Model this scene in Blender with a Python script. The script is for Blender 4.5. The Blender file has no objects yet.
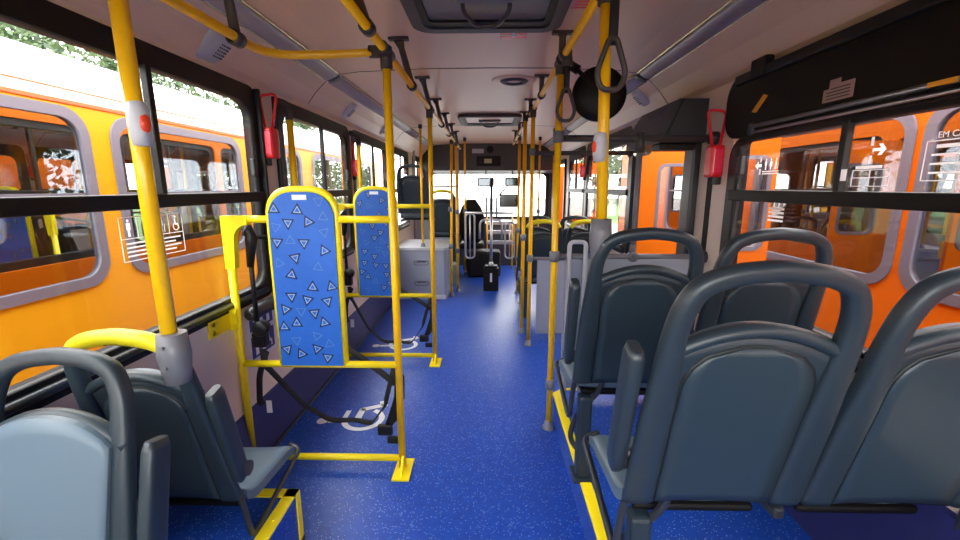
import bpy, bmesh, math, random
from math import sin, cos, pi, radians as R, sqrt, hypot
from mathutils import Vector as V, Matrix as M4
random.seed(7)
C = bpy.context.scene.collection

# ------------------------------------------------------------------ materials
def mat(name, col, rough=.5, metal=0., bump=0., bscale=200., var=0., vscale=8., spec=.5, coat=0.):
    m = bpy.data.materials.new(name); m.use_nodes = True
    nt = m.node_tree; b = nt.nodes['Principled BSDF']
    b.inputs['Base Color'].default_value = (*col, 1)
    b.inputs['Roughness'].default_value = rough
    b.inputs['Metallic'].default_value = metal
    b.inputs['Specular IOR Level'].default_value = spec
    b.inputs['Coat Weight'].default_value = coat
    tc = nt.nodes.new('ShaderNodeTexCoord')
    if bump:
        n = nt.nodes.new('ShaderNodeTexNoise'); n.inputs['Scale'].default_value = bscale; n.inputs['Detail'].default_value = 3
        nt.links.new(tc.outputs['Object'], n.inputs['Vector'])
        bp = nt.nodes.new('ShaderNodeBump'); bp.inputs['Strength'].default_value = bump; bp.inputs['Distance'].default_value = .002
        nt.links.new(n.outputs['Fac'], bp.inputs['Height']); nt.links.new(bp.outputs['Normal'], b.inputs['Normal'])
    if var:
        n = nt.nodes.new('ShaderNodeTexNoise'); n.inputs['Scale'].default_value = vscale; n.inputs['Detail'].default_value = 4
        nt.links.new(tc.outputs['Object'], n.inputs['Vector'])
        mx = nt.nodes.new('ShaderNodeMix'); mx.data_type = 'RGBA'
        mx.inputs[6].default_value = (*[c * (1 - var) for c in col], 1)
        mx.inputs[7].default_value = (*[min(1, c * (1 + var)) for c in col], 1)
        nt.links.new(n.outputs['Fac'], mx.inputs[0]); nt.links.new(mx.outputs[2], b.inputs['Base Color'])
    return m

def glass(name, tint, refl=.06, fres=True, rough=.0):
    m = bpy.data.materials.new(name); m.use_nodes = True
    nt = m.node_tree; nt.nodes.clear()
    o = nt.nodes.new('ShaderNodeOutputMaterial'); mx = nt.nodes.new('ShaderNodeMixShader')
    t = nt.nodes.new('ShaderNodeBsdfTransparent'); t.inputs[0].default_value = (*tint, 1)
    g = nt.nodes.new('ShaderNodeBsdfGlossy'); g.inputs['Roughness'].default_value = rough
    g.inputs[0].default_value = (1, 1, 1, 1)
    if fres:
        f = nt.nodes.new('ShaderNodeLayerWeight'); f.inputs[0].default_value = .5
        pw = nt.nodes.new('ShaderNodeMath'); pw.operation = 'POWER'; pw.inputs[1].default_value = 5
        nt.links.new(f.outputs['Facing'], pw.inputs[0])
        ma = nt.nodes.new('ShaderNodeMath'); ma.operation = 'MULTIPLY_ADD'; ma.use_clamp = True
        nt.links.new(pw.outputs[0], ma.inputs[0]); ma.inputs[1].default_value = .45; ma.inputs[2].default_value = refl
        nt.links.new(ma.outputs[0], mx.inputs[0])
    else:
        mx.inputs[0].default_value = refl
    nt.links.new(t.outputs[0], mx.inputs[1]); nt.links.new(g.outputs[0], mx.inputs[2])
    nt.links.new(mx.outputs[0], o.inputs[0])
    return m

def mat_floor():
    m = mat('blue_vinyl', (.02, .06, .42), .36, spec=.42)
    nt = m.node_tree; b = nt.nodes['Principled BSDF']; tc = nt.nodes['Texture Coordinate']
    n1 = nt.nodes.new('ShaderNodeTexVoronoi'); n1.inputs['Scale'].default_value = 120
    nt.links.new(tc.outputs['Object'], n1.inputs['Vector'])
    lt = nt.nodes.new('ShaderNodeMath'); lt.operation = 'LESS_THAN'; lt.inputs[1].default_value = .22
    nt.links.new(n1.outputs['Distance'], lt.inputs[0])
    # only some of the cells carry a chip
    sep = nt.nodes.new('ShaderNodeSeparateColor'); nt.links.new(n1.outputs['Color'], sep.inputs[0])
    gt = nt.nodes.new('ShaderNodeMath'); gt.operation = 'GREATER_THAN'; gt.inputs[1].default_value = .6
    nt.links.new(sep.outputs[0], gt.inputs[0])
    mu = nt.nodes.new('ShaderNodeMath'); mu.operation = 'MULTIPLY'
    nt.links.new(lt.outputs[0], mu.inputs[0]); nt.links.new(gt.outputs[0], mu.inputs[1])
    n2 = nt.nodes.new('ShaderNodeTexNoise'); n2.inputs['Scale'].default_value = 26; n2.inputs['Detail'].default_value = 8
    nt.links.new(tc.outputs['Object'], n2.inputs['Vector'])
    a = nt.nodes.new('ShaderNodeMix'); a.data_type = 'RGBA'
    a.inputs[6].default_value = (.005, .036, .28, 1); a.inputs[7].default_value = (.013, .085, .50, 1)
    nt.links.new(n2.outputs['Fac'], a.inputs[0])
    c = nt.nodes.new('ShaderNodeMix'); c.data_type = 'RGBA'; c.inputs[7].default_value = (.5, .6, .95, 1)
    nt.links.new(mu.outputs[0], c.inputs[0]); nt.links.new(a.outputs[2], c.inputs[6])
    nt.links.new(c.outputs[2], b.inputs['Base Color'])
    return m

def mat_leaf():
    m = mat('leaf_green', (.10, .2, .05), .6)
    nt = m.node_tree; b = nt.nodes['Principled BSDF']
    oi = nt.nodes.new('ShaderNodeNewGeometry')
    mx = nt.nodes.new('ShaderNodeMix'); mx.data_type = 'RGBA'
    mx.inputs[6].default_value = (.014, .034, .010, 1); mx.inputs[7].default_value = (.06, .10, .03, 1)
    nt.links.new(oi.outputs['Random Per Island'], mx.inputs[0]); nt.links.new(mx.outputs[2], b.inputs['Base Color'])
    return m

MT = dict(
    floor=mat_floor(),
    ceil=mat('ceiling_laminate', (.76, .56, .41), .38, spec=.4),
    wall=mat('beige_laminate', (.80, .67, .55), .45, bump=.1),
    orange=mat('orange_bus_paint', (.50, .11, .003), .4, spec=.12),
    yorange=mat('amber_bus_paint', (.50, .24, .005), .35, spec=.3),
    white=mat('white_bus_paint', (.85, .85, .83), .3),
    red=mat('red_stripe_paint', (.75, .09, .03), .35),
    black=mat('black_rubber', (.007, .007, .008), .45, spec=.3),
    blackm=mat('black_matt_plastic', (.006, .005, .005), .5, spec=.2),
    dgrey=mat('dark_grey_plastic', (.035, .035, .04), .45, bump=.1),
    bracket=mat('charcoal_bracket_plastic', (.045, .038, .036), .5),
    seat=mat('blue_grey_seat_plastic', (.019, .032, .044), .40, bump=.12, bscale=500),
    seatpad=mat('blue_grey_seat_pad', (.021, .038, .052), .40, bump=.15, bscale=400),
    cush=mat('light_seat_vinyl_with_reflection', (.10, .15, .20), .40, bump=.12, bscale=350),  # light vinyl; on the front pads the paleness is painted-in window reflection
    groove=mat('seat_groove_dark', (.006, .009, .013), .6),
    tube=mat('dark_steel_tube', (.05, .055, .065), .3, metal=.5),
    yellow=mat('yellow_pole_paint', (.94, .53, .004), .28, spec=.5, bump=.05, bscale=80),
    lemon=mat('lemon_yellow_paint', (.97, .78, .010), .32, spec=.5),
    grip=mat('yellow_grip_plastic', (.72, .66, .015), .4),
    clamp=mat('grey_clamp_plastic', (.15, .155, .18), .42, bump=.1),
    lgrey=mat('light_grey_plastic', (.48, .49, .54), .42),
    steel=mat('brushed_steel', (.55, .55, .58), .28, metal=.9),
    cabinet=mat('blue_grey_laminate_panel', (.27, .30, .37), .42),
    redp=mat('red_plastic', (.75, .012, .02), .3),
    redl=mat('red_button', (.85, .06, .02), .35),
    blue=mat('blue_pad_fabric', (.012, .115, .52), .55, bump=.25, bscale=600, var=.12, vscale=30),
    navy=mat('navy_print', (.004, .010, .045), .6),
    pale=mat('pale_blue_print', (.30, .42, .62), .6),
    brownp=mat('grey_brown_print', (.14, .25, .45), .6),
    decal=mat('white_decal', (.82, .84, .88), .5),
    signw=mat('sign_white', (.75, .74, .75), .4),
    signb=mat('sign_blue', (.015, .03, .16), .4),
    orangedecal=mat('orange_reflective_decal', (.9, .38, .02), .4),
    strap=mat('black_webbing', (.012, .012, .014), .75, bump=.3, bscale=900),
    lens=mat('lamp_strip_lens', (.40, .38, .45), .3),
    brass=mat('lamp_strip_edge', (.80, .68, .42), .25, metal=.7),
    rwall=mat('navy_vinyl', (.02, .022, .12), .5),
    asphalt=mat('pale_concrete', (.24, .235, .23), .85, bump=.4, bscale=40, var=.15, vscale=2),
    lawn=mat('lawn_green', (.05, .12, .018), .9, bump=.6, bscale=60, var=.3, vscale=6),
    bark=mat('bark', (.09, .065, .045), .9, bump=.6, bscale=30),
    leaf=mat_leaf(),
    rubberg=mat('grey_window_rubber', (.10, .10, .135), .5),
    pane=glass('window_glass', (.95, .965, .965), .012),
    panetint=glass('tinted_window_glass', (.84, .82, .82), .02),
    busglass=glass('bus_window_glass', (.34, .36, .38), .38),
    mirror=mat('mirror_silver', (.06, .065, .07), .06, metal=1.),
    screen=mat('dark_screen', (.01, .012, .014), .15),
    hatchp=mat('grey_hatch_panel', (.19, .175, .155), .5),
    amber=mat('display_face', (.45, .45, .28), .4),
    tyre=mat('tyre_rubber', (.02, .02, .02), .8),
)
def vinyl(name, col):
    m = bpy.data.materials.new(name); m.use_nodes = True
    nt = m.node_tree; b = nt.nodes['Principled BSDF']; b.inputs['Base Color'].default_value = (*col, 1); b.inputs['Roughness'].default_value = .5
    tr = nt.nodes.new('ShaderNodeBsdfTranslucent'); tr.inputs[0].default_value = (*col, 1)
    mx = nt.nodes.new('ShaderNodeMixShader'); mx.inputs[0].default_value = .6
    nt.links.new(b.outputs[0], mx.inputs[1]); nt.links.new(tr.outputs[0], mx.inputs[2]); nt.links.new(mx.outputs[0], nt.nodes['Material Output'].inputs[0])
    return m
MT['vinyl'] = vinyl('white_window_vinyl', (.9, .9, .9))
def em(name, col, s):
    m = bpy.data.materials.new(name); m.use_nodes = True
    b = m.node_tree.nodes['Principled BSDF']; b.inputs['Base Color'].default_value = (*col, 1)
    b.inputs['Emission Color'].default_value = (*col, 1); b.inputs['Emission Strength'].default_value = s
    return m

# ------------------------------------------------------------------ mesh helpers
class MB:
    def __init__(s): s.bm = bmesh.new()
    def box(s, lo, hi, r=0., seg=2, rot=None, about=None):
        t = bmesh.new(); bmesh.ops.create_cube(t, size=1)
        c = V([(a + b) / 2 for a, b in zip(lo, hi)]); d = [abs(b - a) for a, b in zip(lo, hi)]
        for v in t.verts: v.co = V((v.co.x * d[0], v.co.y * d[1], v.co.z * d[2]))
        if r:
            bmesh.ops.bevel(t, geom=list(t.edges), offset=min(r, min(d) * .49), segments=seg, profile=.5, affect='EDGES')
        for v in t.verts:
            if rot is not None:
                p = V(about) if about is not None else c
                v.co = rot @ (v.co + c - p) + p
            else: v.co = v.co + c
        s._merge(t); return s
    def _merge(s, t):
        me = bpy.data.meshes.new('tmp'); t.to_mesh(me); t.free(); s.bm.from_mesh(me); bpy.data.meshes.remove(me)
    def sweep(s, pts, ra, rb=None, ref=None, n=10, closed=False, sq=1.):
        pts = [V(p) for p in pts]; N = len(pts)
        A = ra if isinstance(ra, (list, tuple)) else [ra] * N
        B = A if rb is None else (rb if isinstance(rb, (list, tuple)) else [rb] * N)
        rings = []; prev = None
        for i, p in enumerate(pts):
            if closed: t = pts[(i + 1) % N] - pts[i - 1]
            else: t = pts[min(i + 1, N - 1)] - pts[max(i - 1, 0)]
            t = t.normalized() if t.length > 1e-9 else V((0, 0, 1))
            q = V(ref) if ref is not None else (prev if prev is not None else (V((0, 0, 1)) if abs(t.z) < .9 else V((0, 1, 0))))
            b = q - t * q.dot(t)
            if b.length < 1e-6: b = t.orthogonal()
            b.normalize(); prev = b; a = t.cross(b)
            ring = []
            for k in range(n):
                th = 2 * pi * (k + .5) / n; cx, sx = cos(th), sin(th)
                if sq != 1.:
                    cx = math.copysign(abs(cx) ** sq, cx); sx = math.copysign(abs(sx) ** sq, sx)
                ring.append(s.bm.verts.new(p + a * A[i] * cx + b * B[i] * sx))
            rings.append(ring)
        for i in range(N if closed else N - 1):
            r0, r1 = rings[i], rings[(i + 1) % N]
            for k in range(n):
                f = s.bm.faces.new((r0[k], r0[(k + 1) % n], r1[(k + 1) % n], r1[k])); f.smooth = True
        if not closed:
            s.bm.faces.new(rings[0][::-1]); s.bm.faces.new(rings[-1])
        return s
    def cyl(s, a, b, r, n=16, r2=None):
        return s.sweep([a, b], [r, r if r2 is None else r2], n=n)
    def lathe(s, o, axis, prof, n=28):
        axis = V(axis).normalized(); u = axis.orthogonal().normalized(); w = axis.cross(u); o = V(o)
        rings = []
        for (rr, h) in prof:
            if rr < 1e-6: rings.append([s.bm.verts.new(o + axis * h)])
            else: rings.append([s.bm.verts.new(o + axis * h + (u * cos(2 * pi * k / n) + w * sin(2 * pi * k / n)) * rr) for k in range(n)])
        for r0, r1 in zip(rings, rings[1:]):
            for k in range(n):
                k2 = (k + 1) % n
                if len(r0) == 1 and len(r1) == 1: continue
                if len(r0) == 1: f = s.bm.faces.new((r0[0], r1[k2], r1[k]))
                elif len(r1) == 1: f = s.bm.faces.new((r0[k], r0[k2], r1[0]))
                else: f = s.bm.faces.new((r0[k], r0[k2], r1[k2], r1[k]))
                f.smooth = True
        return s
    def poly(s, pts, th=None):
        """flat polygon; th = extrusion vector"""
        vs = [s.bm.verts.new(V(p)) for p in pts]
        f = s.bm.faces.new(vs)
        if th is not None:
            th = V(th)
            ws = [s.bm.verts.new(V(p) + th) for p in pts]
            s.bm.faces.new(ws[::-1])
            for i in range(len(vs)):
                j = (i + 1) % len(vs)
                s.bm.faces.new((vs[i], ws[i], ws[j], vs[j]))
        return s
    def grid(s, fn, nu, nv, th):
        """solid sheet: fn(u,v)->point, u,v in 0..1; th = thickness vector"""
        th = V(th)
        a = [[s.bm.verts.new(V(fn(i / nu, j / nv))) for j in range(nv + 1)] for i in range(nu + 1)]
        b = [[s.bm.verts.new(a[i][j].co + th) for j in range(nv + 1)] for i in range(nu + 1)]
        for i in range(nu):
            for j in range(nv):
                f = s.bm.faces.new((a[i][j], a[i][j + 1], a[i + 1][j + 1], a[i + 1][j])); f.smooth = True
                f = s.bm.faces.new((b[i][j], b[i + 1][j], b[i + 1][j + 1], b[i][j + 1])); f.smooth = True
        for i in range(nu):
            for j in (0, nv): s.bm.faces.new((a[i][j], a[i + 1][j], b[i + 1][j], b[i][j]))
        for j in range(nv):
            for i in (0, nu): s.bm.faces.new((a[i][j], b[i][j], b[i][j + 1], a[i][j + 1]))
        return s
    def plate(s, outer, holes, axis, pos, th):
        """flat plate with holes; th signed along axis"""
        cu = bpy.data.curves.new('tmp', 'CURVE'); cu.dimensions = '2D'; cu.fill_mode = 'BOTH'; cu.extrude = abs(th) / 2
        for loop in [outer] + list(holes):
            sp = cu.splines.new('POLY'); sp.points.add(len(loop) - 1)
            for p, q in zip(sp.points, loop): p.co = (q[0], q[1], 0, 1)
            sp.use_cyclic_u = True
        ob = bpy.data.objects.new('tmp', cu); C.objects.link(ob)
        dg = bpy.context.evaluated_depsgraph_get(); dg.update()
        me = bpy.data.meshes.new_from_object(ob.evaluated_get(dg))
        t = bmesh.new(); t.from_mesh(me); c = pos + th / 2
        for v in t.verts:
            u, w, d = v.co
            v.co = {'x': V((c + d, u, w)), 'y': V((u, c + d, w)), 'z': V((u, w, c + d))}[axis]
        bmesh.ops.remove_doubles(t, verts=t.verts, dist=1e-6)
        bmesh.ops.recalc_face_normals(t, faces=t.faces)
        s._merge(t); bpy.data.objects.remove(ob); bpy.data.curves.remove(cu); bpy.data.meshes.remove(me)
        return s
    def text(s, body, size, org, ux, uy, th=.001, align='LEFT'):
        cu = bpy.data.curves.new('tmp', 'FONT'); cu.body = body; cu.size = size; cu.extrude = th / 2; cu.align_x = align
        ob = bpy.data.objects.new('tmp', cu); C.objects.link(ob)
        dg = bpy.context.evaluated_depsgraph_get(); dg.update()
        me = bpy.data.meshes.new_from_object(ob.evaluated_get(dg))
        t = bmesh.new(); t.from_mesh(me); ux, uy, org = V(ux), V(uy), V(org); uz = ux.cross(uy)
        for v in t.verts: v.co = org + ux * v.co.x + uy * v.co.y + uz * v.co.z
        s._merge(t); bpy.data.objects.remove(ob); bpy.data.curves.remove(cu); bpy.data.meshes.remove(me)
        return s
    def build(s, name, m, parent=None, world=False, recalc=True, smooth=None):
        if recalc: bmesh.ops.recalc_face_normals(s.bm, faces=s.bm.faces)
        if world and parent is not None:
            off = parent.location if parent.parent is None else parent.parent.location
            bmesh.ops.translate(s.bm, vec=-V(off), verts=s.bm.verts)
        me = bpy.data.meshes.new(name); s.bm.to_mesh(me); s.bm.free()
        if smooth:
            me.polygons.foreach_set('use_smooth', [True] * len(me.polygons))
        ms = m if isinstance(m, (list, tuple)) else [m]
        for q in ms: me.materials.append(MT[q] if isinstance(q, str) else q)
        o = bpy.data.objects.new(name, me); C.objects.link(o)
        if parent is not None: o.parent = parent
        return o

def tag(o, label=None, cat=None, group=None, kind=None):
    if label: o['label'] = label
    if cat: o['category'] = cat
    if group: o['group'] = group
    if kind: o['kind'] = kind
    return o
def thing(name, label, cat, loc=(0, 0, 0), group=None, rz=0., kind=None):
    o = bpy.data.objects.new(name, None); C.objects.link(o); o.location = loc; o.rotation_euler = (0, 0, rz)
    return tag(o, label, cat, group, kind)
def struct(name, label=None, cat=None):
    o = bpy.data.objects.new(name, None); C.objects.link(o)
    return tag(o, label, cat, None, 'structure')
def S(o, label, cat): return tag(o, label, cat, None, 'structure')

def rrect(u0, v0, u1, v1, r, seg=6):
    r = min(r, (u1 - u0) / 2 - 1e-4, (v1 - v0) / 2 - 1e-4); out = []
    for (cx, cy, a0) in ((u1 - r, v0 + r, -90), (u1 - r, v1 - r, 0), (u0 + r, v1 - r, 90), (u0 + r, v0 + r, 180)):
        for k in range(seg + 1):
            a = R(a0 + 90 * k / seg); out.append((cx + r * cos(a), cy + r * sin(a)))
    return out
def rect(u0, v0, u1, v1): return [(u0, v0), (u1, v0), (u1, v1), (u0, v1)]
def fillet(pts, r, seg=6, closed=False):
    pts = [V(p) for p in pts]; out = []; N = len(pts)
    for i, p in enumerate(pts):
        if not closed and i in (0, N - 1): out.append(p); continue
        a, b = pts[i - 1] - p, pts[(i + 1) % N] - p
        rr = min(r, a.length * .48, b.length * .48)
        p0, p1 = p + a.normalized() * rr, p + b.normalized() * rr
        for k in range(seg + 1):
            t = k / seg; out.append((1 - t) ** 2 * p0 + 2 * t * (1 - t) * p + t * t * p1)
    return out
def tube(pts, r, n=12, fr=0., seg=6, closed=False):
    return MB().sweep(fillet(pts, fr, seg, closed) if fr else pts, r, n=n, closed=closed)

XL, XR = -1.30, 1.27           # inner faces of the side walls
YB, YF = -1.0, 8.75            # rear and front ends of the saloon
ZC = 2.28                      # flat ceiling

# ================================================================== SETTING
f = MB().box((XL - .05, YB, -.05), (XR + .05, YF, 0)).build('floor', 'floor')
S(f, 'speckled blue vinyl floor along the bus aisle', 'floor')

# raised platform on the right, wheel box on the left
p = MB().poly([(.424, YB, 0), (XR, YB, 0), (XR, 2.62, 0), (.50, 2.62, 0), (.424, 2.54, 0)], (0, 0, .2)).build('platform_floor', 'floor')
S(p, 'raised blue floor platform with yellow edge under the right seats', 'floor')
n = MB()
n.sweep([(.436, YB, .203), (.436, 2.53, .203), (.508, 2.606, .203), (XR, 2.606, .203)], .026, .006, ref=(0, 0, 1), n=8, sq=.4)
for y in [k * .17 + .6 for k in range(12)]: n.cyl((.436, y, .205), (.436, y, .212), .006, 8)
n.build('nosing', 'lemon', p)
b = MB().poly([(XL, YB, 0), (-.80, YB, 0), (-.80, 1.57, 0), (XL, 1.57, 0)], (0, 0, .24)).build('wheel_box_floor', 'floor')
S(b, 'low blue box with yellow edges under the left seats', 'floor')
n = MB()
n.box((-.845, YB, .238), (-.796, 1.575, .247)); n.box((XL, 1.53, .238), (-.796, 1.575, .247))
n.box((-.803, 1.545, 0.02), (-.794, 1.577, .245)); n.box((-.83, 1.568, 0.02), (-.795, 1.577, .245))
for y in (1.1, 1.25, 1.4, 1.5): n.cyl((-.82, y, .245), (-.82, y, .252), .006, 8)
n.build('nosing', 'lemon', b)
MB().box((-.835, 1.54, 0), (-.792, 1.58, .022)).build('corner_cap', 'black', b)

# ceiling: flat middle, sloped coves down to the walls (one continuous liner)
prof = [(XL - .03, 2.03), (-1.27, 2.075), (-1.21, 2.15), (-1.13, 2.225), (-1.03, 2.265), (-.9, 2.28), (-.45, 2.297), (0, 2.30),
        (.45, 2.297), (.88, 2.28), (1.0, 2.262), (1.09, 2.222), (1.17, 2.145), (1.235, 2.06), (XR + .03, 2.02)]
def cz(x):
    for (a, za), (b_, zb) in zip(prof, prof[1:]):
        if a <= x <= b_: return za + (zb - za) * (x - a) / (b_ - a)
    return 2.28
ce = MB()
for (a, za), (b_, zb) in zip(prof, prof[1:]):
    ce.poly([(a, YB, za), (b_, YB, zb), (b_, YF, zb), (a, YF, za)], (0, 0, .06))
ce = ce.build('ceiling', 'ceil'); S(ce, 'pale curved laminate bus ceiling', 'ceiling')
sm = MB()
for y in (3.14, 5.90): sm.sweep([(x, y, z - .001) for x, z in prof[1:-1]], .004, .002, ref=(0, 0, 1), n=6)
sm.build('seam', 'bracket', ce)
# outer roof skin keeps the daylight out
rf = MB().box((XL - .08, YB - .05, 2.42), (XR + .08, YF + .1, 2.5), .03).build('roof', 'white'); S(rf, 'white outer roof of the bus', 'roof')
bk = MB().plate(rect(XL - .06, -.3, XR + .06, 2.5), [rrect(-1.0, 1.05, .97, 1.95, .1)], 'y', YB - .06, .06).build('wall_back', 'wall')
wb = struct('window_10', 'added unseen rear window that lights the seat backs from behind', 'window')  # added out of view to let daylight onto the seat backs
MB().plate(rrect(-1.05, 1.0, 1.02, 2.0, .12), [rrect(-.97, 1.08, .94, 1.92, .09)], 'y', YB - .04, .07).build('window_frame', 'black', wb)
MB().box((-1.02, YB - .035, 1.03), (.99, YB - .029, 1.97)).build('pane', 'pane', wb)
bk = bk; S(bk, 'rear wall of the bus', 'wall')

# ---- side walls with window openings (inner liner + painted outer skin)
LW = [(-.85, 2.46), (2.75, 4.05), (4.20, 5.60), (5.76, 7.0), (7.45, 8.45)]
WZ0, WZ1 = .92, 1.96
holes = [rrect(a - .03, WZ0 - .04, b_ + .03, WZ1 + .045, .10) for a, b_ in LW]
wl = MB().plate(rect(YB, 0, YF, 2.10), holes, 'x', XL - .03, .03).build('wall_left', 'wall'); S(wl, 'left side wall of the bus with beige lower panels', 'wall')
MB().plate(rect(YB, -.25, YF, 2.46), holes, 'x', XL - .08, .045).build('outer_skin', 'orange', wl)
RW = [(-.85, 2.30), (3.99, 5.70), (5.85, 6.95)]
D1, D2 = (2.80, 3.84), (7.25, 8.45)
RZ1 = 1.73
rh = [rrect(RW[0][0], WZ0 - .04, RW[0][1] + .03, RZ1 + .045, .03)] + [rrect(a - .03, WZ0 - .04, b_ + .03, 1.945, .10) for a, b_ in RW[1:]] + [rrect(D1[0], .02, D1[1], 1.90, .05), rrect(D2[0], .02, D2[1], 1.90, .05)]
wr = MB().plate(rect(YB, 0, YF, 2.10), rh, 'x', XR, .03).build('wall_right', 'wall'); S(wr, 'right side wall of the bus with pinkish pillar panels', 'wall')
MB().plate(rect(YB, -.25, YF, 2.46), rh, 'x', XR + .035, .045).build('outer_skin', 'orange', wr)
MB().box((XR - .004, 2.50, .75), (XR + .004, 2.555, 1.66), .002).build('slot', 'blackm', wr)
MB().box((XR - .05, 2.66, .02), (XR + .0, 2.79, 1.95), .012).build('pillar_cover', 'dgrey', wr)

# navy skirting run up the left wall, thin trim at its foot
sk = MB()
sk.poly([(XL, 1.575, 0), (XL + .05, 1.575, .0), (XL + .045, 1.575, .05), (XL + .012, 1.575, .30), (XL, 1.575, .31)], (0, 5.55 - 1.575, 0))
sk = sk.build('baseboard_left', 'rwall'); S(sk, 'dark navy vinyl skirting along the left wall', 'baseboard')
MB().sweep([(XL + .055, 1.58, .012), (XL + .055, 5.55, .012)], .012, .01, n=8).build('metal_trim', 'tube', sk)

sk = MB().poly([(XR, YB, .2), (XR - .05, YB, .2), (XR - .045, YB, .25), (XR - .012, YB, .62), (XR, YB, .63)], (0, 2.6 - YB, 0)).build('baseboard_right', 'rwall'); S(sk, 'dark navy vinyl skirting along the right wall', 'baseboard')
def window(idx, side, y0, y1, z0, z1, label, divs=(), mid=1.445, glassm='pane', blind=None, rr=.09):
    x = XL if side < 0 else XR; inn = -side
    w = struct('window_%d' % idx, label, 'window')
    xi = x + inn * .002
    top = 2.035 if blind is None else z1 + .01
    fr = MB().plate(rrect(y0 - .045 if y0 > 0 else y0 - .1, z0 - .05, y1 + .045, top, .10), [rrect(y0 + .03, z0 + .025, y1 - .03, z1 - .01, rr)], 'x', x - inn * .055, inn * .060)
    fr.build('window_frame', 'black', w)
    # glossy sill bead
    MB().sweep([(xi + inn * .006, y0, z0 - .008), (xi + inn * .006, y1 - .06, z0 - .008)], .017, n=10).build('sill_bead', 'tube', w)
    MB().box((x - .02, y0, mid - .027), (x + .02, y1, mid + .027), .006).build('crossbar', 'blackm', w)
    dv = MB()
    for d in divs: dv.box((x - .014, d - .014, mid), (x + .014, d + .014, z1), .004)
    if divs: dv.build('sash_bar', 'black', w)
    MB().box((x - .003 - inn * .012, y0 - .02, z0 - .03), (x + .003 - inn * .012, y1 + .02, mid)).build('lower_pane', glassm, w)
    MB().box((x - .003 - inn * .006, y0 - .02, mid), (x + .003 - inn * .006, y1 + .02, z1 + .03)).build('upper_pane', glassm, w)
    lt = MB()
    for d in (y1 - .06,): lt.box((x - .012, d - .02, 1.56), (x + .012, d + .02, 1.65), .006)
    lt.build('latch', 'dgrey', w)
    return w
window(1, -1, *LW[0], WZ0, WZ1, 'long left side window beside the nearest seats', (1.70,))
window(2, -1, *LW[1], WZ0, WZ1, 'left side window beside the wheelchair bay', (3.42,))
window(3, -1, *LW[2], WZ0, WZ1, 'left side window beyond the second red hammer', (4.9,))
window(4, -1, *LW[3], WZ0, WZ1, 'left side window over the front wheel arch box', (6.4,))
window(5, -1, *LW[4], WZ0, WZ1, 'driver side window at the far left', (7.9,))
w6 = window(6, 1, *RW[0], WZ0, RZ1, 'right side window under the black header panel', (1.605, .1), mid=1.457, glassm='panetint', blind=1, rr=.02)
window(7, 1, *RW[1], WZ0, 1.90, 'right side window between the two doors', (5.0,), glassm='panetint')
window(8, 1, *RW[2], WZ0, 1.90, 'right side window just before the front door', (6.4,), glassm='panetint')
# black header panel (emergency roof-line box) above the right window
bp = MB()
bp.plate(rrect(-.95, 1.735, 2.36, 2.035, .11), [], 'x', XR, -.04)
bp = bp.build('trim_1', 'blackm'); S(bp, 'black header panel above the right window', 'panel')
MB().box((XR - .062, -.95, 1.985), (XR - .035, 2.27, 2.03), .008).build('top_ledge', 'black', bp)
MB().box((XR - .07, 2.02, 1.985), (XR - .03, 2.13, 2.065), .006).build('end_block', 'blackm', bp)
MB().sweep([(XR - .045, -.9, 1.775), (XR - .045, 2.10, 1.775)], .009, n=8).sweep([(XR - .045, -.9, 1.748), (XR - .045, 2.10, 1.748)], .006, n=8).build('chrome_rail', 'steel', bp)
MB().box((XR - .055, 2.09, 1.735), (XR - .03, 2.125, 1.79), .006).build('rail_cap', 'dgrey', bp)
MB().box((XR - .056, 1.21, 1.768), (XR - .05, 1.285, 1.782)).build('orange_marker', 'orangedecal', bp)
# the black pillar cover between the first two left windows
pc = MB().box((XL - .02, 2.465, .86), (XL + .03, 2.49, 2.03), .008).build('trim_2', 'black'); S(pc, 'black pillar strip beside the first left window', 'trim')
pc = MB().box((XL - .02, 2.665, 1.0), (XL + .025, 2.70, 2.03), .008).build('trim_3', 'black'); S(pc, 'black pillar strip before the second left window', 'trim')

def doorway(idx, y0, y1, label):
    d = struct('door_%d' % idx, label, 'door')
    MB().plate(rrect(y0 - .04, 0, y1 + .04, 1.95, .06), [rrect(y0 + .01, .02, y1 - .01, 1.89, .04)], 'x', XR - .03, .09).build('door_frame', 'black', d)
    for s_, yy in ((1, y0 + .03), (-1, y1 - .03)):       # leaves folded against the jambs, standing outwards
        x0, x1 = XR + .03, XR + .56
        lf = MB().plate(rrect(x0, .03, x1, 1.88, .04), [rrect(x0 + .17, 1.10, x1 - .05, 1.68, .06)], 'y', yy - .015, .03).build('leaf', 'orange', d)
        MB().box((x0 + .16, yy - .003, 1.09), (x1 - .04, yy + .003, 1.69)).build('pane', 'panetint', lf)
        MB().plate(rrect(x0 + .155, 1.085, x1 - .035, 1.695, .07), [rrect(x0 + .18, 1.11, x1 - .06, 1.67, .055)], 'y', yy - .020, .04).build('pane_rubber', 'rubberg', lf)
        MB().box((x0 - .015, yy - .02, .03), (x0 + .012, yy + .02, 1.88), .004).build('edge_rubber', 'black', lf)
    return d
doorway(1, *D1, 'open middle doorway on the right side')
doorway(2, *D2, 'open front doorway at the far right')

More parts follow.
